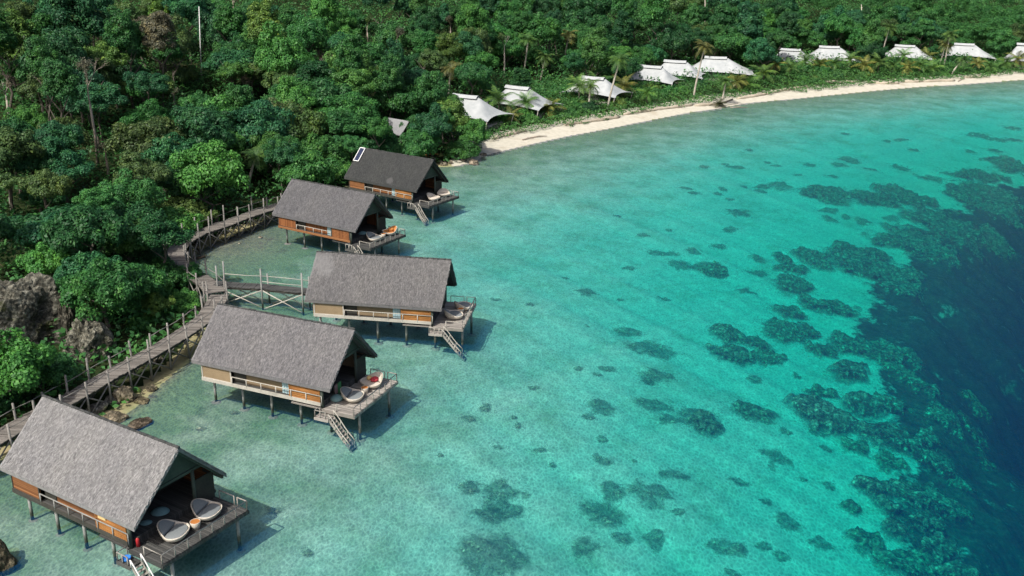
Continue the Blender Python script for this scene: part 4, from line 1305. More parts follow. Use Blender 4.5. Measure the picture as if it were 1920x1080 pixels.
TENTS = []
for px, py, yaw, a, bw, hh, lab in [
        (873, 180, -30, 6.2, 4.5, 2.6, 'first white tent from the left, beside the seaside clump of bushy trees'),
        (971, 164, -32, 6.2, 4.5, 2.5, 'second white tent from the left, behind a low palm'),
        (1112, 146, -30, 6.0, 4.4, 2.4, 'third white tent from the left, behind the tall leaning beach palm'),
        (1221, 125, -28, 5.6, 4.2, 2.4, 'white tent at the left of the clustered trio, set lowest'),
        (1266, 115, -20, 6.2, 4.5, 2.5, 'white tent in the middle of the clustered trio'),
        (1342, 108, -14, 8.4, 5.0, 2.7, 'widest white tent at the right of the clustered trio'),
        (1482, 93, -20, 5.6, 4.2, 2.4, 'small white tent partly hidden by greenery, between the clustered trio and the wide tent'),
        (1555, 88, -14, 7.6, 4.8, 2.7, 'wide white tent in mid shore, right of the small partly hidden one'),
        (1697, 86, -24, 6.8, 4.6, 2.5, 'white tent beside the curved leaning palm, third from the right edge'),
        (1808, 83, -22, 7.2, 4.6, 2.6, 'last fully visible white tent near the right edge'),
        (1926, 83, -20, 6.2, 4.6, 3.9, 'white tent cut off by the right edge of the picture')]:
    r_, c = tent(px, py, math.radians(yaw), a, bw, hh, lab)
    TENTS.append((c.x, c.y, a))


def hut(px, py, z, yaw, label):
    c = at(px, py, z); g = H(c.x, c.y)
    root = empty('hut', (c.x, c.y, g), yaw); root.scale = (.72, .72, 1); tag(root, label, 'hut')
    h_ = z - g
    b = MB()
    for s in (-1, 1):
        t = [Vector((-3, 0, h_ + .9)), Vector((3, 0, h_ + .9)), Vector((3.1, s * 2.6, h_ - .9)), Vector((-3.1, s * 2.6, h_ - .9))]
        b.hexa([v - Vector((0, 0, .14)) for v in t] + t)
    b.build('roof', M['slate_roof'], root)
    b = MB(); b.box(-2.6, 2.6, -2.0, 2.0, -.5, h_ - .65); b.build('wall', M['dark_wood'], root)
    return c


HUTS = [hut(748, 235, 4.5, math.radians(-38), 'small hut with plain grey roof buried in the trees behind the darkest bungalow'),
        hut(1527, 24, 9.5, math.radians(-30), 'grey shed roof glimpsed through the high forest at the top')]
mb = on_ground(378, 152)
mp_ = Vector((mb.x, mb.y, mb.z))
dist = mb.y
root = empty('mast', mp_); tag(root, 'thin white mast rising above the forest at upper left', 'mast')
d = ray(373, 12); top = Vector((0, 0, CAM_H)) + d * (mb.y / d.y)
b = MB(); b.tube([(0, 0, 0), (top.x - mb.x, 0, top.z - mb.z)], [.11, .06], 8); b.build('pole', M['white_paint'], root, True)
b = MB(); b.tube([(0, 0, 0), ((top.x - mb.x) * .12, 0, (top.z - mb.z) * .12)], [.16, .15], 8); b.build('pole_base', M['stilt'], root, True)
MAST = mb


# ------------------------------------------------------------------ vegetation
def cards(C, Nn, size, asp=0.55, r=None):
    """diamond leaf cards: centres, normals, sizes -> verts, quads"""
    n = len(C)
    a = r.normal(size=(n, 3)); a -= (a * Nn).sum(1)[:, None] * Nn
    a /= np.linalg.norm(a, axis=1)[:, None] + 1e-9
    b_ = np.cross(Nn, a)
    s = size[:, None] * 0.5
    fold = Nn * s * 0.25
    v = np.stack([C - a * s, C + b_ * s * asp + fold, C + a * s, C - b_ * s * asp + fold], 1).reshape(-1, 3)
    return v, np.arange(4 * n).reshape(n, 4)


def unit(v): return v / (np.linalg.norm(v, axis=-1, keepdims=True) + 1e-9)


def crown_mesh(kind, seed, nleaf, leaf=0.26):
    """crown of radius about 1 across, sitting on z = 0..; scaled when placed"""
    r = np.random.default_rng(seed)
    Rr = 4.0
    lob = []
    nl = {'domed': 64, 'round': 60, 'clumpy': 42, 'tall': 60, 'flat': 58, 'shrub': 30}[kind]
    for k in range(nl):
        u = unit(r.normal(size=3)); u[2] = abs(u[2]) * (1.0 if k % 4 else 0.3) - (0.15 if k % 4 == 0 else 0)
        u = unit(u)
        e = {'domed': (1, 1, .62), 'round': (.92, .92, .95), 'clumpy': (1.05, .9, .8), 'tall': (.72, .72, 1.35), 'flat': (1.15, 1.1, .38), 'shrub': (1, 1, .5)}[kind]
        d = r.uniform(.55, .82) if kind != 'clumpy' else r.uniform(.5, .95)
        d *= r.uniform(.8, 1.18)
        lr = r.uniform(.11, .24) if kind != 'clumpy' else r.uniform(.12, .27)
        lob.append((u * np.array(e) * d * Rr, lr * Rr, r.uniform(.8, 1.2)))
    lob.append((np.array([0, 0, .05 * Rr]), .58 * Rr, .5))
    w = np.array([l[1] ** 2 * l[2] for l in lob]); w /= w.sum()
    which = r.choice(len(lob), nleaf, p=w)
    LC = np.array([l[0] for l in lob])[which]; LR = np.array([l[1] for l in lob])[which]
    d = unit(r.normal(size=(nleaf, 3)) + np.array([0, 0, .45]))
    d = unit(d + 0.35 * unit(LC))
    sq = np.array([1, 1, .72])
    rad = LR * np.where(r.random(nleaf) < .78, r.uniform(.86, 1.08, nleaf), r.uniform(.4, .9, nleaf))
    C = LC + d * sq * rad[:, None] + r.normal(0, .07, (nleaf, 3))
    # small gaps: knock out leaves in random little balls
    for _ in range(14):
        g = LC[r.integers(nleaf)] + unit(r.normal(size=3)) * Rr * .3
        keep = ((C - g) ** 2).sum(1) > (r.uniform(.2, .5)) ** 2
        C, d = C[keep], d[keep]
    Nn = unit(d + np.array([0, 0, .55]) + r.normal(size=C.shape) * .42)
    sz = leaf * r.uniform(.6, 1.45, len(C))
    zmin = {'domed': .35, 'round': .75, 'clumpy': .5, 'tall': 1.0, 'flat': .3, 'shrub': .05}[kind] * Rr
    C = C + np.array([0, 0, zmin])
    if kind == 'shrub': C[:, 2] = np.maximum(C[:, 2], .1)
    v, q = cards(C, Nn, sz, .6, r)
    return np_mesh('crown_' + kind, v, q)


def trunk_mesh(seed, h, rad, top_r, limbs=5, spread=2.2):
    r = random.Random(seed)
    b = MB()
    bend = [Vector((r.uniform(-.25, .25) * k, r.uniform(-.25, .25) * k, h * k / 4 - (.6 if k == 0 else 0))) for k in range(5)]
    b.tube(bend, [rad, rad * .85, rad * .72, rad * .6, top_r], 7)
    for k in range(limbs):
        t = bend[3] if k % 2 else bend[4]
        a = 2 * math.pi * (k + r.random() * .5) / limbs
        m_ = t + Vector((math.cos(a) * spread * .5, math.sin(a) * spread * .5, r.uniform(.6, 1.2)))
        b.tube([t - Vector((0, 0, .1)), m_, m_ + Vector((math.cos(a) * spread * .5, math.sin(a) * spread * .5, r.uniform(.4, 1.2)))], [top_r, top_r * .6, top_r * .25], 5)
    me = bpy.data.meshes.new('trunk'); me.from_pydata(b.v, [], b.f); me.update()
    return me


KINDS = ['domed', 'round', 'clumpy', 'tall', 'flat']
CROWNS = {k: [crown_mesh(k, 100 + 7 * i + KINDS.index(k) * 50, 13000) for i in range(3)] for k in KINDS}
SHRUBS = [crown_mesh('shrub', 500 + i, 5500, .32) for i in range(3)]
TRUNKS = [trunk_mesh(60 + i, 1.0 * 6, .24, .12) for i in range(4)]
for me in TRUNKS: me.materials.append(M['bark'])
for l in CROWNS.values():
    for me in l: me.materials.append(M['leaf'])
for me in SHRUBS: me.materials.append(M['leaf'])
HUES = {'dark green': (0.030, 0.112, 0.042), 'mid green': (0.052, 0.180, 0.052), 'bright green': (0.076, 0.225, 0.056), 'yellow green': (0.110, 0.205, 0.050),
        'olive': (0.080, 0.145, 0.050), 'bluish green': (0.036, 0.145, 0.064), 'grey brown': (0.145, 0.150, 0.105)}


def jitter(c, r, a=.18):
    k = 1 + r.uniform(-a, a)
    return tuple(x * k * (1 + r.uniform(-.08, .08)) for x in c) + (1.0,)


# --- where trees may stand
BW_PTS = np.array(px_path([(-70, 858), (0, 818), (60, 782), (140, 742), (190, 711), (240, 684), (300, 651), (345, 623), (385, 596), (404, 568), (412, 552), (385, 527), (365, 515), (345, 503), (328, 488), (329, 470), (342, 453), (378, 433), (414, 423), (450, 408), (487, 396), (518, 387), (566, 374), (600, 366)], 1.8))
ROCKS_XY = [(o.location.x, o.location.y, max(o.dimensions.x, o.dimensions.y) * .5) for o in bpy.data.objects if o.get('category') == 'rock']


def allowed(P, R, h):
    """points where a crown of radius R fits without covering boardwalk, bungalows, tents, rocks"""
    ok = np.ones(len(P), bool)
    ok &= seg_dist(P, [tuple(v) for v in BW_PTS]) > R * .42 + .7
    for X, Y, yaw, _, _ in BUNG:
        co, si = math.cos(yaw), math.sin(yaw)
        lx = (P[:, 0] - X) * co + (P[:, 1] - Y) * si; ly = -(P[:, 0] - X) * si + (P[:, 1] - Y) * co
        ok &= ~((lx > -R * .35) & (lx < 14 + R) & (np.abs(ly) < 3.2 + R * .9))
    for x, y, a in TENTS: ok &= np.hypot(P[:, 0] - x, P[:, 1] - y) > a * .78 + R * .8
    for x, y, a in ROCKS_XY:
        if a > 1.5: ok &= np.hypot(P[:, 0] - x, P[:, 1] - y) > a * .8 + R * .65
    for c in HUTS: ok &= np.hypot(P[:, 0] - c.x, P[:, 1] - c.y) > 2.4 + R * .7
    return ok


def clear_view(x, y, z, R):
    """False when a crown there would stand in front of something the photo shows open"""
    px, py, dz = to_px([(x, y, z)])
    rp = F_PX * R / dz[0] * .8
    px, py = px[0], py[0]
    for qx, qy, rad, dep in PROTECT:
        if dz[0] < dep and math.hypot(px - qx, py - qy) < rad + rp: return False
    return True


MD = float(to_px([tuple(MAST)])[2][0]) + 2
PROTECT = [(373 + .04 * y_, y_, 13, MD) for y_ in range(12, 150, 8)] + [(60, 560, 55, 82), (15, 540, 45, 82), (110, 600, 40, 82), (172, 620, 44, 70), (140, 590, 30, 72),
           (752, 236, 10, 160), (1527, 24, 10, 330), (335, 468, 6, 92), (318, 490, 6, 92)]
for x_, y_ in ((360, 440), (378, 428), (396, 424), (414, 418), (432, 412), (450, 404), (468, 398), (487, 392), (503, 387), (518, 380)): PROTECT.append((x_, y_, 9, 118))
for x_, y_ in ((20, 800), (60, 778), (100, 755), (140, 735), (190, 704), (240, 675), (300, 642), (345, 614), (385, 588), (404, 558), (420, 535), (450, 530)): PROTECT.append((x_, y_, 13, 88))
PROTECT += [(655, 300, 4, 135), (700, 285, 8, 135), (540, 340, 6, 118)]
for k_, (x, y, r_) in enumerate([(905, 200, 34), (1000, 185, 36), (1140, 162, 24), (1225, 140, 24), (1265, 130, 36), (1345, 123, 52), (1482, 100, 16), (1560, 103, 42), (1700, 95, 16), (1828, 98, 34), (1912, 92, 12)]):
    PROTECT.append((x, y, r_, float(to_px([(TENTS[k_][0], TENTS[k_][1], 3)])[2][0]) - 1))


TALL = [(841, 180, 846, 128, 'thin tall palm left of the first white tent'), (982, 146, 991, 74, 'tallest palm left above the second white tent, pale trunk'), (1014, 152, 1023, 106, 'palm with drooping crown right of the tallest one, above the second tent'), (1058, 116, 1067, 64, 'tall palm high on the slope above the third white tent'),
        (1139, 205, 1163, 112, 'tall leaning palm on the beach before the third white tent'), (1103, 208, 1108, 160, 'short trunked palm left of the leaning palm by the third tent'), (1300, 186, 1322, 88, 'leaning palm in front of the widest trio tent'), (1651, 116, 1668, 52, 'curved leaning palm left of the tent behind palms'), (1770, 128, 1781, 64, 'tall palm of the close pair left of the last full tent, right one'),
        (1761, 126, 1774, 82, 'lower palm of the close pair left of the last full tent'), (466, 358, 480, 292, 'lone palm rising from the forest by the upper boardwalk'), (1353, 196, 1362, 152, 'small palm beside the fallen palm on the beach'), (1372, 168, 1390, 150, 'low leaning palm on the beach right of the fallen palm'), (1785, 140, 1806, 112, 'leaning young palm before the last full tent')]
BARE = [
        (185, 300, 8.0, 1.25, .35, 'grey brown', 'big leafless grey brown tree amid the left forest'), (205, 325, 4.0, .9, .25, 'grey brown', 'thin leafless tree below the big leafless one'), (20, 215, 4.5, .9, .2, 'grey brown', 'pale leafless tree at the left picture edge'), (222, 190, 4.5, .6, .1, 'grey brown', 'small white twigged bare tree left of the mast foot'),
        (468, 205, 5.0, .9, .6, 'grey brown', 'pinkish brown half bare tree right of the mast foot'), (945, 128, 7.0, .9, .5, 'olive', 'tall pale trunked thin tree above the second white tent'), (745, 110, 5.5, 1.0, .5, 'grey brown', 'brownish half bare tree in the upper middle forest'), (690, 80, 5.5, .9, .5, 'olive', 'olive half bare tree at the upper middle'),
        (25, 390, 4.0, .7, .2, 'grey brown', 'white twigged bare tree low at the left edge'), (440, 30, 5.0, .9, .45, 'grey brown', 'pale bare tree at the top, right of the mast'), (845, 75, 5.5, .9, .55, 'grey brown', 'grey thin crowned tree above the first white tent'), (330, 205, 4.2, .8, .35, 'grey brown', 'grey bare tree left below the mast')]
for px, py, _u, sc, _s, _h, _l in BARE:
    pd = float(to_px([tuple(on_ground(px, py + 18))])[2][0]) + 1
    PROTECT += [(px, py - 52 * sc, 20 * sc, pd), (px, py - 25 * sc, 12 * sc, pd)]
for bx, by, tx, ty, _ in TALL:
    pd = float(to_px([tuple(on_ground(bx, by))])[2][0]) + 1.5
    for t_ in (0.35, .6, .85, 1.0): PROTECT.append((bx + (tx - bx) * t_, by + (ty - by) * t_, 5 if t_ < 1 else 12, pd))
tr = random.Random(11)
cand = []
gx = np.arange(-150, 250, 1.5); gy = np.arange(40, 420, 1.5)
CX, CY = np.meshgrid(gx, gy); CP = np.stack([CX.ravel(), CY.ravel()], 1)
CP = CP + np.random.default_rng(3).uniform(-.7, .7, CP.shape)
CZ, CS, _ = terrain(CP)
qx, qy, qz = to_px(np.c_[CP, CZ + 8])
beachy = (CP[:, 1] > 128) & (CP[:, 0] > -3)
ok = (CS > np.where(beachy, 17.0, 2.2)) & (qx > -130) & (qx < 2050) & (qy > -130) & (CS < 260)
CP, CZ, CS, beachy = CP[ok], CZ[ok], CS[ok], beachy[ok]
order = np.random.default_rng(5).permutation(len(CP))
placed = []
cell = {}


def wobn(x, y): return 0.5 + 0.5 * float(wob(np.array([x]), np.array([y]), 0.045, 2.0)[0])


ALLOW = allowed(CP, 3.0, 8)
for k in order:
    if not ALLOW[k]: continue
    x, y = CP[k]; s = CS[k]
    dd = math.hypot(x, y)
    R = tr.choice([2.6, 3.0, 3.4, 3.8, 4.3, 4.9]) * (0.86 if s < 8 else 1.0) * (1.0 if dd < 150 else 1.12)
    hit = False
    ci, cj = int(x // 6), int(y // 6)
    for a in (-2, -1, 0, 1, 2):
        for b_ in (-2, -1, 0, 1, 2):
            for (x2, y2, R2) in cell.get((ci + a, cj + b_), ()):
                if (x - x2) ** 2 + (y - y2) ** 2 < (0.43 * (R + R2)) ** 2: hit = True; break
            if hit: break
        if hit: break
    if hit: continue
    if not allowed(np.array([[x, y]]), R, 8)[0]: continue
    kd = tr.choice(['domed', 'domed', 'round', 'clumpy', 'clumpy', 'flat', 'tall' if s > 12 else 'domed'])
    th_ = (1.4 if s < 6 else 2.4 if s < 14 else 3.6) + tr.uniform(-1.4, 2.8) + (1.0 if kd == 'tall' and s > 15 else 0)
    if beachy[k] and s < 26: th_ = tr.uniform(1.5, 3.5)
    if not clear_view(x, y, CZ[k] + th_ + R * .7, R): continue
    cell.setdefault((ci, cj), []).append((x, y, R))
    placed.append(dict(x=x, y=y, z=float(CZ[k]), R=R, kind=kd, th=max(1.0, th_), s=s, d=dd))

# keep what shows: a coarse depth buffer of crowns, near to far
placed.sort(key=lambda t: t['d'])
W_, H_ = 384, 216
buf = np.zeros((H_, W_), bool)
yy, xx = np.mgrid[0:H_, 0:W_]
shown = []
for t in placed:
    px, py, dz = to_px([(t['x'], t['y'], t['z'] + t['th'] + t['R'] * .75)])
    rp = F_PX * t['R'] / dz[0]
    px, py = px[0], py[0]
    if px + rp < -25 or px - rp > 1945 or py - rp > 1100 or py + rp < -25: continue
    mk = ((xx + .5) * 5 - px) ** 2 + (((yy + .5) * 5 - py) / .85) ** 2 < rp * rp
    tot = math.pi * rp * rp * .85 / 25
    vis = (mk & ~buf).sum()
    if vis < max(3, .09 * tot): continue
    buf |= ((xx + .5) * 5 - px) ** 2 + (((yy + .5) * 5 - py) / .85) ** 2 < (rp * .88) ** 2
    t['px'], t['py'], t['vis'] = px, py, vis
    shown.append(t)
open('/tmp/w/dbg.txt','w').write(f'{len(placed)} {len(shown)}') if __import__('os').path.isdir('/tmp/w') else None


def hue_of(t):
    n = wobn(t['x'], t['y'])
    r = tr.random()
    if t['px'] < 420 and t['py'] < 420: w = [('mid green', 4), ('olive', 2), ('yellow green', 1.5), ('dark green', 3), ('grey brown', .35), ('bluish green', 1.0), ('bright green', 1.2)]
    elif t['px'] > 1200: w = [('mid green', 4), ('bluish green', 2.5), ('dark green', 2.5), ('bright green', 1.2), ('olive', 1.0)]
    else: w = [('mid green', 5), ('bright green', 2.2), ('dark green', 3.2), ('yellow green', .8), ('olive', .8), ('bluish green', 1.6), ('grey brown', .15)]
    tot = sum(a for _, a in w); r *= tot
    for h, a in w:
        r -= a
        if r <= 0: return h
    return w[0][0]


def tree(t, name='broadleaf_tree', label=None, hue=None, cat='tree', group='broadleaf trees of the hillside forest'):
    root = empty(name, (t['x'], t['y'], t['z']), tr.uniform(0, 6.28))
    hue = hue or hue_of(t)
    k = t['R'] / 4.0
    tm = bpy.data.objects.new('trunk', tr.choice(TRUNKS)); COL.objects.link(tm); tm.parent = root
    tm.scale = (k, k, (t['th'] + t['R'] * .12) / 6.0)
    co = bpy.data.objects.new('crown', tr.choice(CROWNS[t['kind']])); COL.objects.link(co); co.parent = root
    base = {'domed': .35, 'round': .75, 'clumpy': .5, 'tall': 1.0, 'flat': .3}[t['kind']] * .35
    co.location = (0, 0, t['th'] - base * t['R'] * .5); co.scale = (k * tr.uniform(.88, 1.15), k * tr.uniform(.88, 1.15), k * tr.uniform(.9, 1.4))
    co.rotation_euler = (tr.uniform(-.12, .12), tr.uniform(-.12, .12), 0)
    co.color = jitter(HUES[hue], tr)
    size = 'small' if t['R'] < 3.0 else 'large' if t['R'] > 4.2 else ''
    tag(root, None, cat, group)
    if label: root['label'] = label
    else:
        lab = ' '.join(f"{size} {hue} {t['kind'] if t['kind'] != 'flat' else 'flat topped'} tree {where(t['px'], t['py'])}".split())
        PENDING.append((root, lab, t['px']))
    return root


for t in shown[:298]: tree(t)
settle_labels()
if len(shown) > 298:       # the rest, farthest and least seen, as one mass
    V_, Q_, off_ = [], [], 0
    r9 = np.random.default_rng(9)
    tints = []
    for t in shown[298:]:
        me = tr.choice(CROWNS[t['kind']])
        n = len(me.vertices); co = np.empty(n * 3, np.float32); me.vertices.foreach_get('co', co); co = co.reshape(-1, 3)
        sel = np.zeros(n // 4, bool); sel[::2] = True
        co = co.reshape(-1, 4, 3)[sel].reshape(-1, 3)
        a = tr.uniform(0, 6.28); ca, sa = math.cos(a), math.sin(a); k = t['R'] / 4
        co = np.c_[co[:, 0] * ca - co[:, 1] * sa, co[:, 0] * sa + co[:, 1] * ca, co[:, 2]] * k + np.array([t['x'], t['y'], t['z'] + t['th']])
        V_.append(co); Q_.append(np.arange(len(co)).reshape(-1, 4) + off_); off_ += len(co)
    o = link_mesh('distant_forest', np_mesh('distant_forest', np.concatenate(V_), np.concatenate(Q_)), M['leaf'])
    o.color = (*HUES['mid green'], 1)
    tag(o, 'far tree crowns closing the forest along the top of the picture', 'forest', kind='stuff')

# --- undergrowth: leafy cover over the forest floor and behind the beach, uncountable
def leafy_cover(name, label, seed, n, xr, yr, keep, hfun, color, size=(.28, .6)):
    r4 = np.random.default_rng(seed)
    UP = np.stack([r4.uniform(*xr, n), r4.uniform(*yr, n)], 1)
    ux, uy, uz = to_px(np.c_[UP, np.full(n, 4.0)])
    UP = UP[(ux > -80) & (ux < 2000) & (uy > -120) & (uy < 1180)]
    UZ, US, _ = terrain(UP)
    ok = keep(UP, US) & (seg_dist(UP, [tuple(v) for v in BW_PTS]) > 1.35)
    for x, y, a in ROCKS_XY: ok &= np.hypot(UP[:, 0] - x, UP[:, 1] - y) > a * 0.85
    UP, UZ, US = UP[ok], UZ[ok], US[ok]
    lump = 0.5 + 0.5 * wob(UP[:, 0], UP[:, 1], .75) * .7 + .35 * wob(UP[:, 0], UP[:, 1], 1.9, 1.0) * .5
    hh = np.clip(lump, .05, 1) * hfun(UP, US)
    z = UZ + hh * np.where(r4.random(len(UP)) < .75, r4.uniform(.82, 1.08, len(UP)), r4.uniform(.2, .85, len(UP))) + .08
    nr = unit(r4.normal(size=(len(UP), 3)) * .55 + np.array([-.05, -.15, 1]))
    v, q = cards(np.c_[UP, z], nr, r4.uniform(*size, len(UP)), .6, r4)
    o = link_mesh(name, np_mesh(name, v, q), M['leaf'])
    o.color = color
    return tag(o, label, name.replace('_', ' '), kind='stuff')


leafy_cover('undergrowth', 'low leafy undergrowth covering the forest floor', 21, 800000, (-130, 230), (40, 380),
            lambda P, S: S > np.where((P[:, 1] > 128) & (P[:, 0] > -5), 16.0, 0.7),
            lambda P, S: np.where(S < 25, np.interp(S, [0, 3, 9, 25], [.5, 1.7, 3.4, 4.2]), 4.4), (0.050, 0.165, 0.048, 1), (.3, .7))


def tents_clear(P, k=.60):
    ok = np.ones(len(P), bool)
    for x, y, a in TENTS: ok &= np.hypot(P[:, 0] - x, P[:, 1] - y) > a * k
    return ok


leafy_cover('beach_scrub', 'dense leafy scrub between the white tents and the beach', 22, 700000, (-6, 190), (125, 300),
            lambda P, S: (P[:, 1] > 128) & (P[:, 0] > -5) & (S > 4.1 + 1.5 * wob(P[:, 0], P[:, 1], .5, 3.0)) & (S < 32) & tents_clear(P),
            lambda P, S: np.interp(S, [4, 9, 13, 20], [.8, 1.5, 2.2, 2.7]), (0.062, 0.175, 0.048, 1), (.2, .46))


# --- shrubs
def shrub(x, y, R, hue, lab=None, z=None, squash=1.0):
    o = bpy.data.objects.new('shrub', tr.choice(SHRUBS)); COL.objects.link(o)
    o.location = (x, y, (H(x, y) if z is None else z) - .1)
    k = R / 4.0; o.scale = (k, k, k * tr.uniform(.9, 1.3) * squash); o.rotation_euler = (0, 0, tr.uniform(0, 6.28))
    o.color = jitter(HUES[hue], tr)
    tag(o, lab, 'shrub', 'leafy shrubs along the shore')
    if not lab:
        px, py, _ = to_px([(x, y, o.location.z + 1)])
        PENDING.append((o, f"{'small' if R < 1.3 else 'wide' if R > 2.2 else 'medium'} {hue} shrub {where(px[0], py[0])}", px[0]))


for px, py, R, hue, lab in [(355, 545, 1.5, 'mid green', 'leafy shrub beside the jetty head, right of the tree fern'), (340, 578, 1.3, 'bright green', 'leafy shrub below the jetty head'), (330, 600, 1.2, 'yellow green', 'yellowish shrub beside the boardwalk behind the second bungalow'),
                            (298, 600, 1.3, 'mid green', 'rounded shrub left of the yellowish shrub by the boardwalk'), (262, 612, 1.5, 'bright green', 'bright shrub between the craggy boulder and the boardwalk'), (282, 640, 1.0, 'mid green', 'low shrub hugging the boardwalk edge past the craggy boulder'),
                            (250, 572, 1.7, 'dark green', 'dark shrub behind the craggy boulder'), (205, 545, 1.8, 'dark green', 'dark shrub above the craggy boulder'), (20, 700, 2.3, 'dark green', 'large dark shrub at the left edge under the cliff boulder'), (70, 720, 1.9, 'mid green', 'mid green shrub under the cliff boulder beside the boardwalk'),
                            (100, 690, 1.7, 'mid green', 'shrub between the two big boulders and the boardwalk'), (15, 760, 1.8, 'dark green', 'dark shrub at the left edge above the nearest ridge'), (40, 650, 2.0, 'bright green', 'bright shrub against the foot of the cliff boulder'), (140, 700, 0.9, 'olive', 'small olive shrub by the foot of the craggy boulder'),
                            (248, 735, 0.7, 'yellow green', 'small yellowish shrub below the boardwalk beside the tan boulder'), (55, 515, 1.1, 'grey brown', 'dry brown shrub on top of the cliff boulder'), (100, 520, 0.9, 'grey brown', 'dry grass shrub on the right shoulder of the cliff boulder')]:
    p = on_ground(px, py)
    shrub(p.x, p.y, R, hue, lab, z=(p.z + 3.3) if 'on top' in lab or 'shoulder' in lab else None)
sr_ = random.Random(4)
cnt = 0
tries = 0
while cnt < 82 and tries < 4000:
    tries += 1
    px = sr_.uniform(905, 1930)
    base = np.interp(px, [905, 1050, 1200, 1340, 1500, 1700, 1930], [278, 238, 208, 192, 162, 148, 138])
    py = base - sr_.uniform(2, 48)
    p = on_ground(px, py)
    if terrain([(p.x, p.y)])[1][0] < 9.5 or terrain([(p.x, p.y)])[1][0] > 24: continue
    R = sr_.uniform(1.2, 2.5)
    if any(math.hypot(p.x - x, p.y - y) < a * .62 + R * .3 for x, y, a in TENTS): continue
    if terrain([(p.x, p.y)])[1][0] < 15: R = min(R, 1.9)
    shrub(p.x, p.y, R, sr_.choice(['mid green', 'mid green', 'bright green', 'bluish green', 'yellow green', 'dark green']), squash=1.55)
    cnt += 1
settle_labels()
# the big seaside bush and other bushes of the near shore
for k, (px, py, R, th_, kd, hue, lab) in enumerate([
        (800, 262, 4.6, 1.2, 'domed', 'mid green', 'large mid green bushy tree left in the clump behind the darkest bungalow'), (842, 280, 3.5, .8, 'round', 'yellow green', 'yellowish round tree in the middle of the seaside clump'), (892, 291, 2.7, 0.3, 'round', 'bright green', 'bright bushy tree at the right tip of the seaside clump, over the sand'),
        (868, 298, 2.6, 0.2, 'domed', 'mid green', 'low bushy tree at the water edge of the seaside clump'), (796, 246, 3.2, 1.0, 'clumpy', 'bluish green', 'bluish tree behind the seaside clump left of the first tent'), (778, 284, 2.8, .6, 'clumpy', 'mid green', 'clumpy tree above the ridge of the darkest bungalow'),
        (300, 552, 2.3, 0.8, 'domed', 'mid green', 'bushy tree in front of the boardwalk bend'), (268, 530, 2.6, 1.0, 'round', 'dark green', 'dark bushy tree left of the boardwalk bend'), (338, 585, 1.9, 0.3, 'domed', 'bright green', 'bright bush growing beside the jetty head'), (362, 552, 1.5, 0.3, 'round', 'mid green', 'rounded bush hiding the boardwalk bend at the jetty head'),
        (235, 600, 2.2, .4, 'domed', 'mid green', 'bushy tree between the craggy boulder and the boardwalk'), (300, 605, 1.6, .2, 'round', 'yellow green', 'yellowish bush beside the boardwalk above the second ridge')]):
    p = on_ground(px, py)
    tree(dict(x=p.x, y=p.y, z=p.z, R=R, th=th_, kind=kd, s=5, px=px, py=py), 'bushy_tree', lab, hue, 'bushy tree', 'bushy trees near the shore')


# --- palms
def frond_mesh(seed, n_f, length, droop, up0):
    r = np.random.default_rng(seed)
    C, Q, off_ = [], [], 0
    for f in range(n_f):
        az = 2 * math.pi * (f + r.uniform(-.3, .3)) / n_f * 2.4
        el0 = up0 * (1 - f / n_f) + (-.5) * (f / n_f) + r.uniform(-.12, .12)
        L_ = length * r.uniform(.8, 1.1)
        p = np.zeros(3); dirs = []
        pts = [p.copy()]
        for k in range(10):
            el = el0 - droop * (k / 9) ** 1.3
            p = p + np.array([math.cos(az) * math.cos(el), math.sin(az) * math.cos(el), math.sin(el)]) * L_ / 10
            pts.append(p.copy())
        side = np.array([-math.sin(az), math.cos(az), 0])
        for k in range(1, 11):
            t = k / 10
            for sub in (0, .5):
                base = pts[k - 1] + (pts[k] - pts[k - 1]) * sub
                d = (pts[k] - pts[k - 1]); d /= np.linalg.norm(d)
                for s in (-1, 1):
                    ll = L_ * .30 * math.sin(math.pi * min(.97, .18 + .80 * t)) * r.uniform(.8, 1.15)
                    tip = base + (side * s * .82 + d * .55 + np.array([0, 0, -.38])) * ll
                    w = d * .055 * length / 3
                    C += [base - w, base + w, tip + w * .3, tip - w * .3]; Q.append([off_, off_ + 1, off_ + 2, off_ + 3]); off_ += 4
        for k in range(10):
            w = side * .03
            C += [pts[k] - w, pts[k] + w, pts[k + 1] + w, pts[k + 1] - w]; Q.append([off_, off_ + 1, off_ + 2, off_ + 3]); off_ += 4
    me = np_mesh('fronds', np.array(C), np.array(Q))
    me.materials.append(M['frond'])
    return me


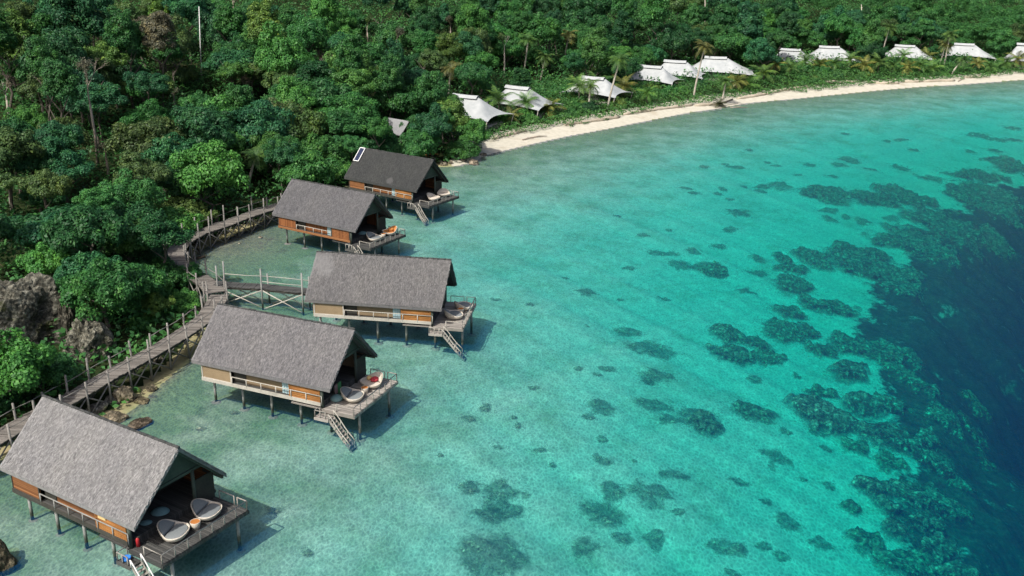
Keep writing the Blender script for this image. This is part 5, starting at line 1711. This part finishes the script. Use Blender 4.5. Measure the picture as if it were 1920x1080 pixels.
FROND_TALL = [frond_mesh(700 + i, 19, 3.1, 1.5, 1.05) for i in range(4)]
FROND_LOW = [frond_mesh(720 + i, 14, 3.2, 1.2, 1.25) for i in range(4)]
for k, (bx, by, tx, ty, lab) in enumerate(TALL):
    g = on_ground(bx, by)
    d = ray(tx, ty); top = Vector((0, 0, CAM_H)) + d * (g.y / d.y)
    v = top - g
    root = empty('coconut_palm', g); tag(root, lab, 'palm', 'coconut palms along the shore')
    b = MB(); pts = []
    for t in np.linspace(0, 1, 8):
        pts.append(Vector((v.x * (t ** 1.3), 0.4 * math.sin(t * 3 + k) * .5, v.z * t - (.5 if t == 0 else 0))))
    b.tube(pts, [.22 - .09 * t for t in np.linspace(0, 1, 8)], 7)
    b.build('trunk', M['pale_bark'], root, True)
    o = bpy.data.objects.new('fronds', FROND_TALL[k % 4]); COL.objects.link(o); o.parent = root
    o.location = pts[-1]; s = .85 if v.z < 5 else 1.0; o.scale = (s, s, s); o.rotation_euler = (.1, .1, k * 1.3)
    o.color = jitter((0.075, 0.150, 0.042) if k % 3 else (0.14, 0.165, 0.055), tr)
    if v.z > 5:
        b = MB()
        for j in range(7): a = j * .9; b.lathe((pts[-1].x + .28 * math.cos(a), pts[-1].y + .28 * math.sin(a), pts[-1].z - .35), [(0, -.15), (.13, 0), (0, .15)], 6)
        b.build('coconuts', M['yellow_cloth'], root)
LOW = [(958, 232), (985, 222), (935, 225), (1190, 205), (1212, 196), (1238, 196), (1168, 188), (1085, 196), (1262, 196), (1380, 172), (1402, 170), (1430, 160), (1452, 150), (1480, 148), (1508, 140), (1535, 140), (1562, 140), (1590, 138), (1618, 142), (1645, 142), (1672, 140), (1700, 141), (1722, 141), (1745, 139), (1830, 136), (1856, 136), (1885, 132), (1905, 128), (1600, 128), (1690, 128), (1735, 122), (1120, 182), (1500, 128), (1030, 218)]
for k, (x, y) in enumerate(LOW):
    g = on_ground(x, y)
    if terrain([(g.x, g.y)])[1][0] < 7: continue
    hh = (1.3 if terrain([(g.x, g.y)])[1][0] < 12 else 2.2) + (k * 7 % 5) * .32
    root = empty('young_palm', g, k * 1.1); tag(root, None, 'palm', 'young palms behind the beach')
    PENDING.append((root, 'low young palm ' + where(x, y), x))
    b = MB(); b.tube([(0, 0, -.3), (.05, 0, hh)], [.16, .12], 7); b.build('trunk', M['bark'], root, True)
    o = bpy.data.objects.new('fronds', FROND_LOW[k % 4]); COL.objects.link(o); o.parent = root
    o.location = (.05, 0, hh); s = .95 + .13 * (k % 4); o.scale = (s, s, s); o.color = jitter((0.095, 0.20, 0.050) if k % 3 else (0.17, 0.20, 0.055), tr)
settle_labels()
# tree fern by the jetty head
g = on_ground(300, 548)
root = empty('tree_fern', g); tag(root, 'bright tree fern beside the boardwalk bend, left of the jetty head', 'fern')
b = MB(); b.tube([(0, 0, -.3), (0, 0, .9)], [.14, .10], 7); b.build('trunk', M['bark'], root, True)
o = bpy.data.objects.new('fronds', FROND_LOW[1]); COL.objects.link(o); o.parent = root; o.location = (0, 0, .9); o.scale = (.62, .62, .62); o.color = (0.085, 0.15, 0.04, 1)


# --- bare and half bare trees
def branch_mb(seed, h, spread, depth=4, rad=.17, up=.6):
    r = random.Random(seed); b = MB()
    def grow(p, d, l, w, k):
        q = p + d * l * .5 + Vector((r.uniform(-.08, .08), r.uniform(-.08, .08), 0)) * l; e = p + d * l
        b.tube([p, q, e], [w, w * .85, w * .65], 5 if k > 1 else 4, False)
        if k == 0: return
        for _ in range(3 if k > 1 else 4):
            nd = (d + Vector((r.uniform(-1, 1), r.uniform(-1, 1), r.uniform(-.3, .8))) * spread).normalized()
            grow(e, nd, l * r.uniform(.55, .8), w * .55, k - 1)
    grow(Vector((0, 0, h)), Vector((0, 0, 1)), h * .28, rad * .8, depth)
    return b


for k, (px, py, dist_up, sc, sparse, hue, lab) in enumerate(BARE):
    g = on_ground(px, py + 18)
    root = empty('bare_tree', g, k); tag(root, lab, 'bare tree', 'leafless trees in the forest')
    b = MB(); b.tube([(0, 0, -.5), (.1, .05, dist_up * .4 * sc + .3), (0, 0, dist_up * .8 * sc)], [.22, .17, .13], 7); b.build('trunk', M['pale_bark' if k in (2, 3, 5, 8) else 'dead_bark'], root, True)
    bm_ = branch_mb(80 + k, dist_up * .8 * sc, .85, 4, .14)
    o = bm_.build('branches', M['pale_bark' if k in (2, 3, 5, 8) else 'dead_bark'], root)
    if sparse > .15:
        r7 = np.random.default_rng(k)
        vv = np.array(bm_.v); nn = int(2600 * sparse * sc)
        C = vv[r7.integers(len(vv) // 3, len(vv), nn)] + r7.normal(0, .16, (nn, 3))
        v, q = cards(C, unit(r7.normal(size=(nn, 3)) + np.array([0, 0, .5])), r7.uniform(.14, .3, nn), .5, r7)
        o = link_mesh('crown', np_mesh('crown', v, q), M['leaf'], root); o.color = jitter(HUES[hue], tr)
# bare pale trunks seen uphill
for k, (bx, by, tx, ty, lab) in enumerate([(1268, 62, 1272, -12, 'bare pale trunk rising uphill at the top, right of centre'), (1617, 48, 1615, 8, 'bare white trunk standing in the forest above the wide tent'), (1321, 45, 1322, 0, 'thin dark bare trunk above the trio of tents'), (1650, 62, 1650, 46, 'short bare snag left of the curved leaning palm')]):
    g = on_ground(bx, by + 30); d = ray(tx, ty); top = Vector((0, 0, CAM_H)) + d * (g.y / d.y); v = top - g
    root = empty('dead_trunk', g); tag(root, lab, 'bare trunk', 'bare trunks uphill')
    b = MB(); b.tube([(0, 0, -.5), (v.x * .5 + .1, 0, v.z * .5), (v.x, 0, v.z)], [.24, .18, .10], 7); b.build('trunk', M['pale_bark'], root, True)
    b = MB()
    for j in range(4):
        t = .6 + .1 * j; a = j * 2.1; P = Vector((v.x * t, 0, v.z * t)); b.tube([P, P + Vector((math.cos(a) * .9, math.sin(a) * .5, .5))], [.06, .02], 5)
    b.build('branches', M['pale_bark'], root)
# fallen palm and driftwood on the beach
g = on_ground(1352, 199)
root = empty('fallen_palm', g); tag(root, 'fallen palm with dark fronds leaning over the water edge', 'fallen palm')
b = MB(); b.tube([(2.6, 2.0, 1.0), (1.0, .6, .7), (-.6, -.8, .45)], [.2, .17, .12], 7); b.build('trunk', M['bark'], root, True)
o = bpy.data.objects.new('fronds', FROND_LOW[2]); COL.objects.link(o); o.parent = root; o.location = (-.6, -.8, .6); o.scale = (.75, .75, .6); o.color = (0.05, 0.06, 0.03, 1)
for k, (x, y, l, a, lab) in enumerate([(1010, 258, 3.2, .5, 'driftwood branch on the sand below the second white tent'), (990, 262, 2.4, .7, 'driftwood stick nearest the first white tent on the sand'), (1385, 203, 3.5, .1, 'dark driftwood in the shallows right of the fallen palm'), (790, 297, 3.0, .15, 'orange brown log on the sand patch behind the darkest bungalow'), (812, 292, 2.2, .2, 'second orange brown log by the farthest thatched ridge'), (1800, 152, 3.0, .9, 'grey branch lying across the sand near the right edge')]):
    g = on_ground(x, y); co, si = math.cos(a), math.sin(a)
    b = MB(); b.tube([(-co * l / 2, -si * l / 2, .1), (0, .1, .22), (co * l / 2, si * l / 2, .12)], [.12, .11, .05], 6)
    b.tube([(0, .1, .2), (co * .4 - si * .5, si * .4 + co * .5, .3)], [.06, .02], 5)
    o = b.build('driftwood', M['timber' if k in (3, 4) else 'dead_bark'], None, True); o.location = g
    tag(o, lab, 'driftwood', 'driftwood on the beach')
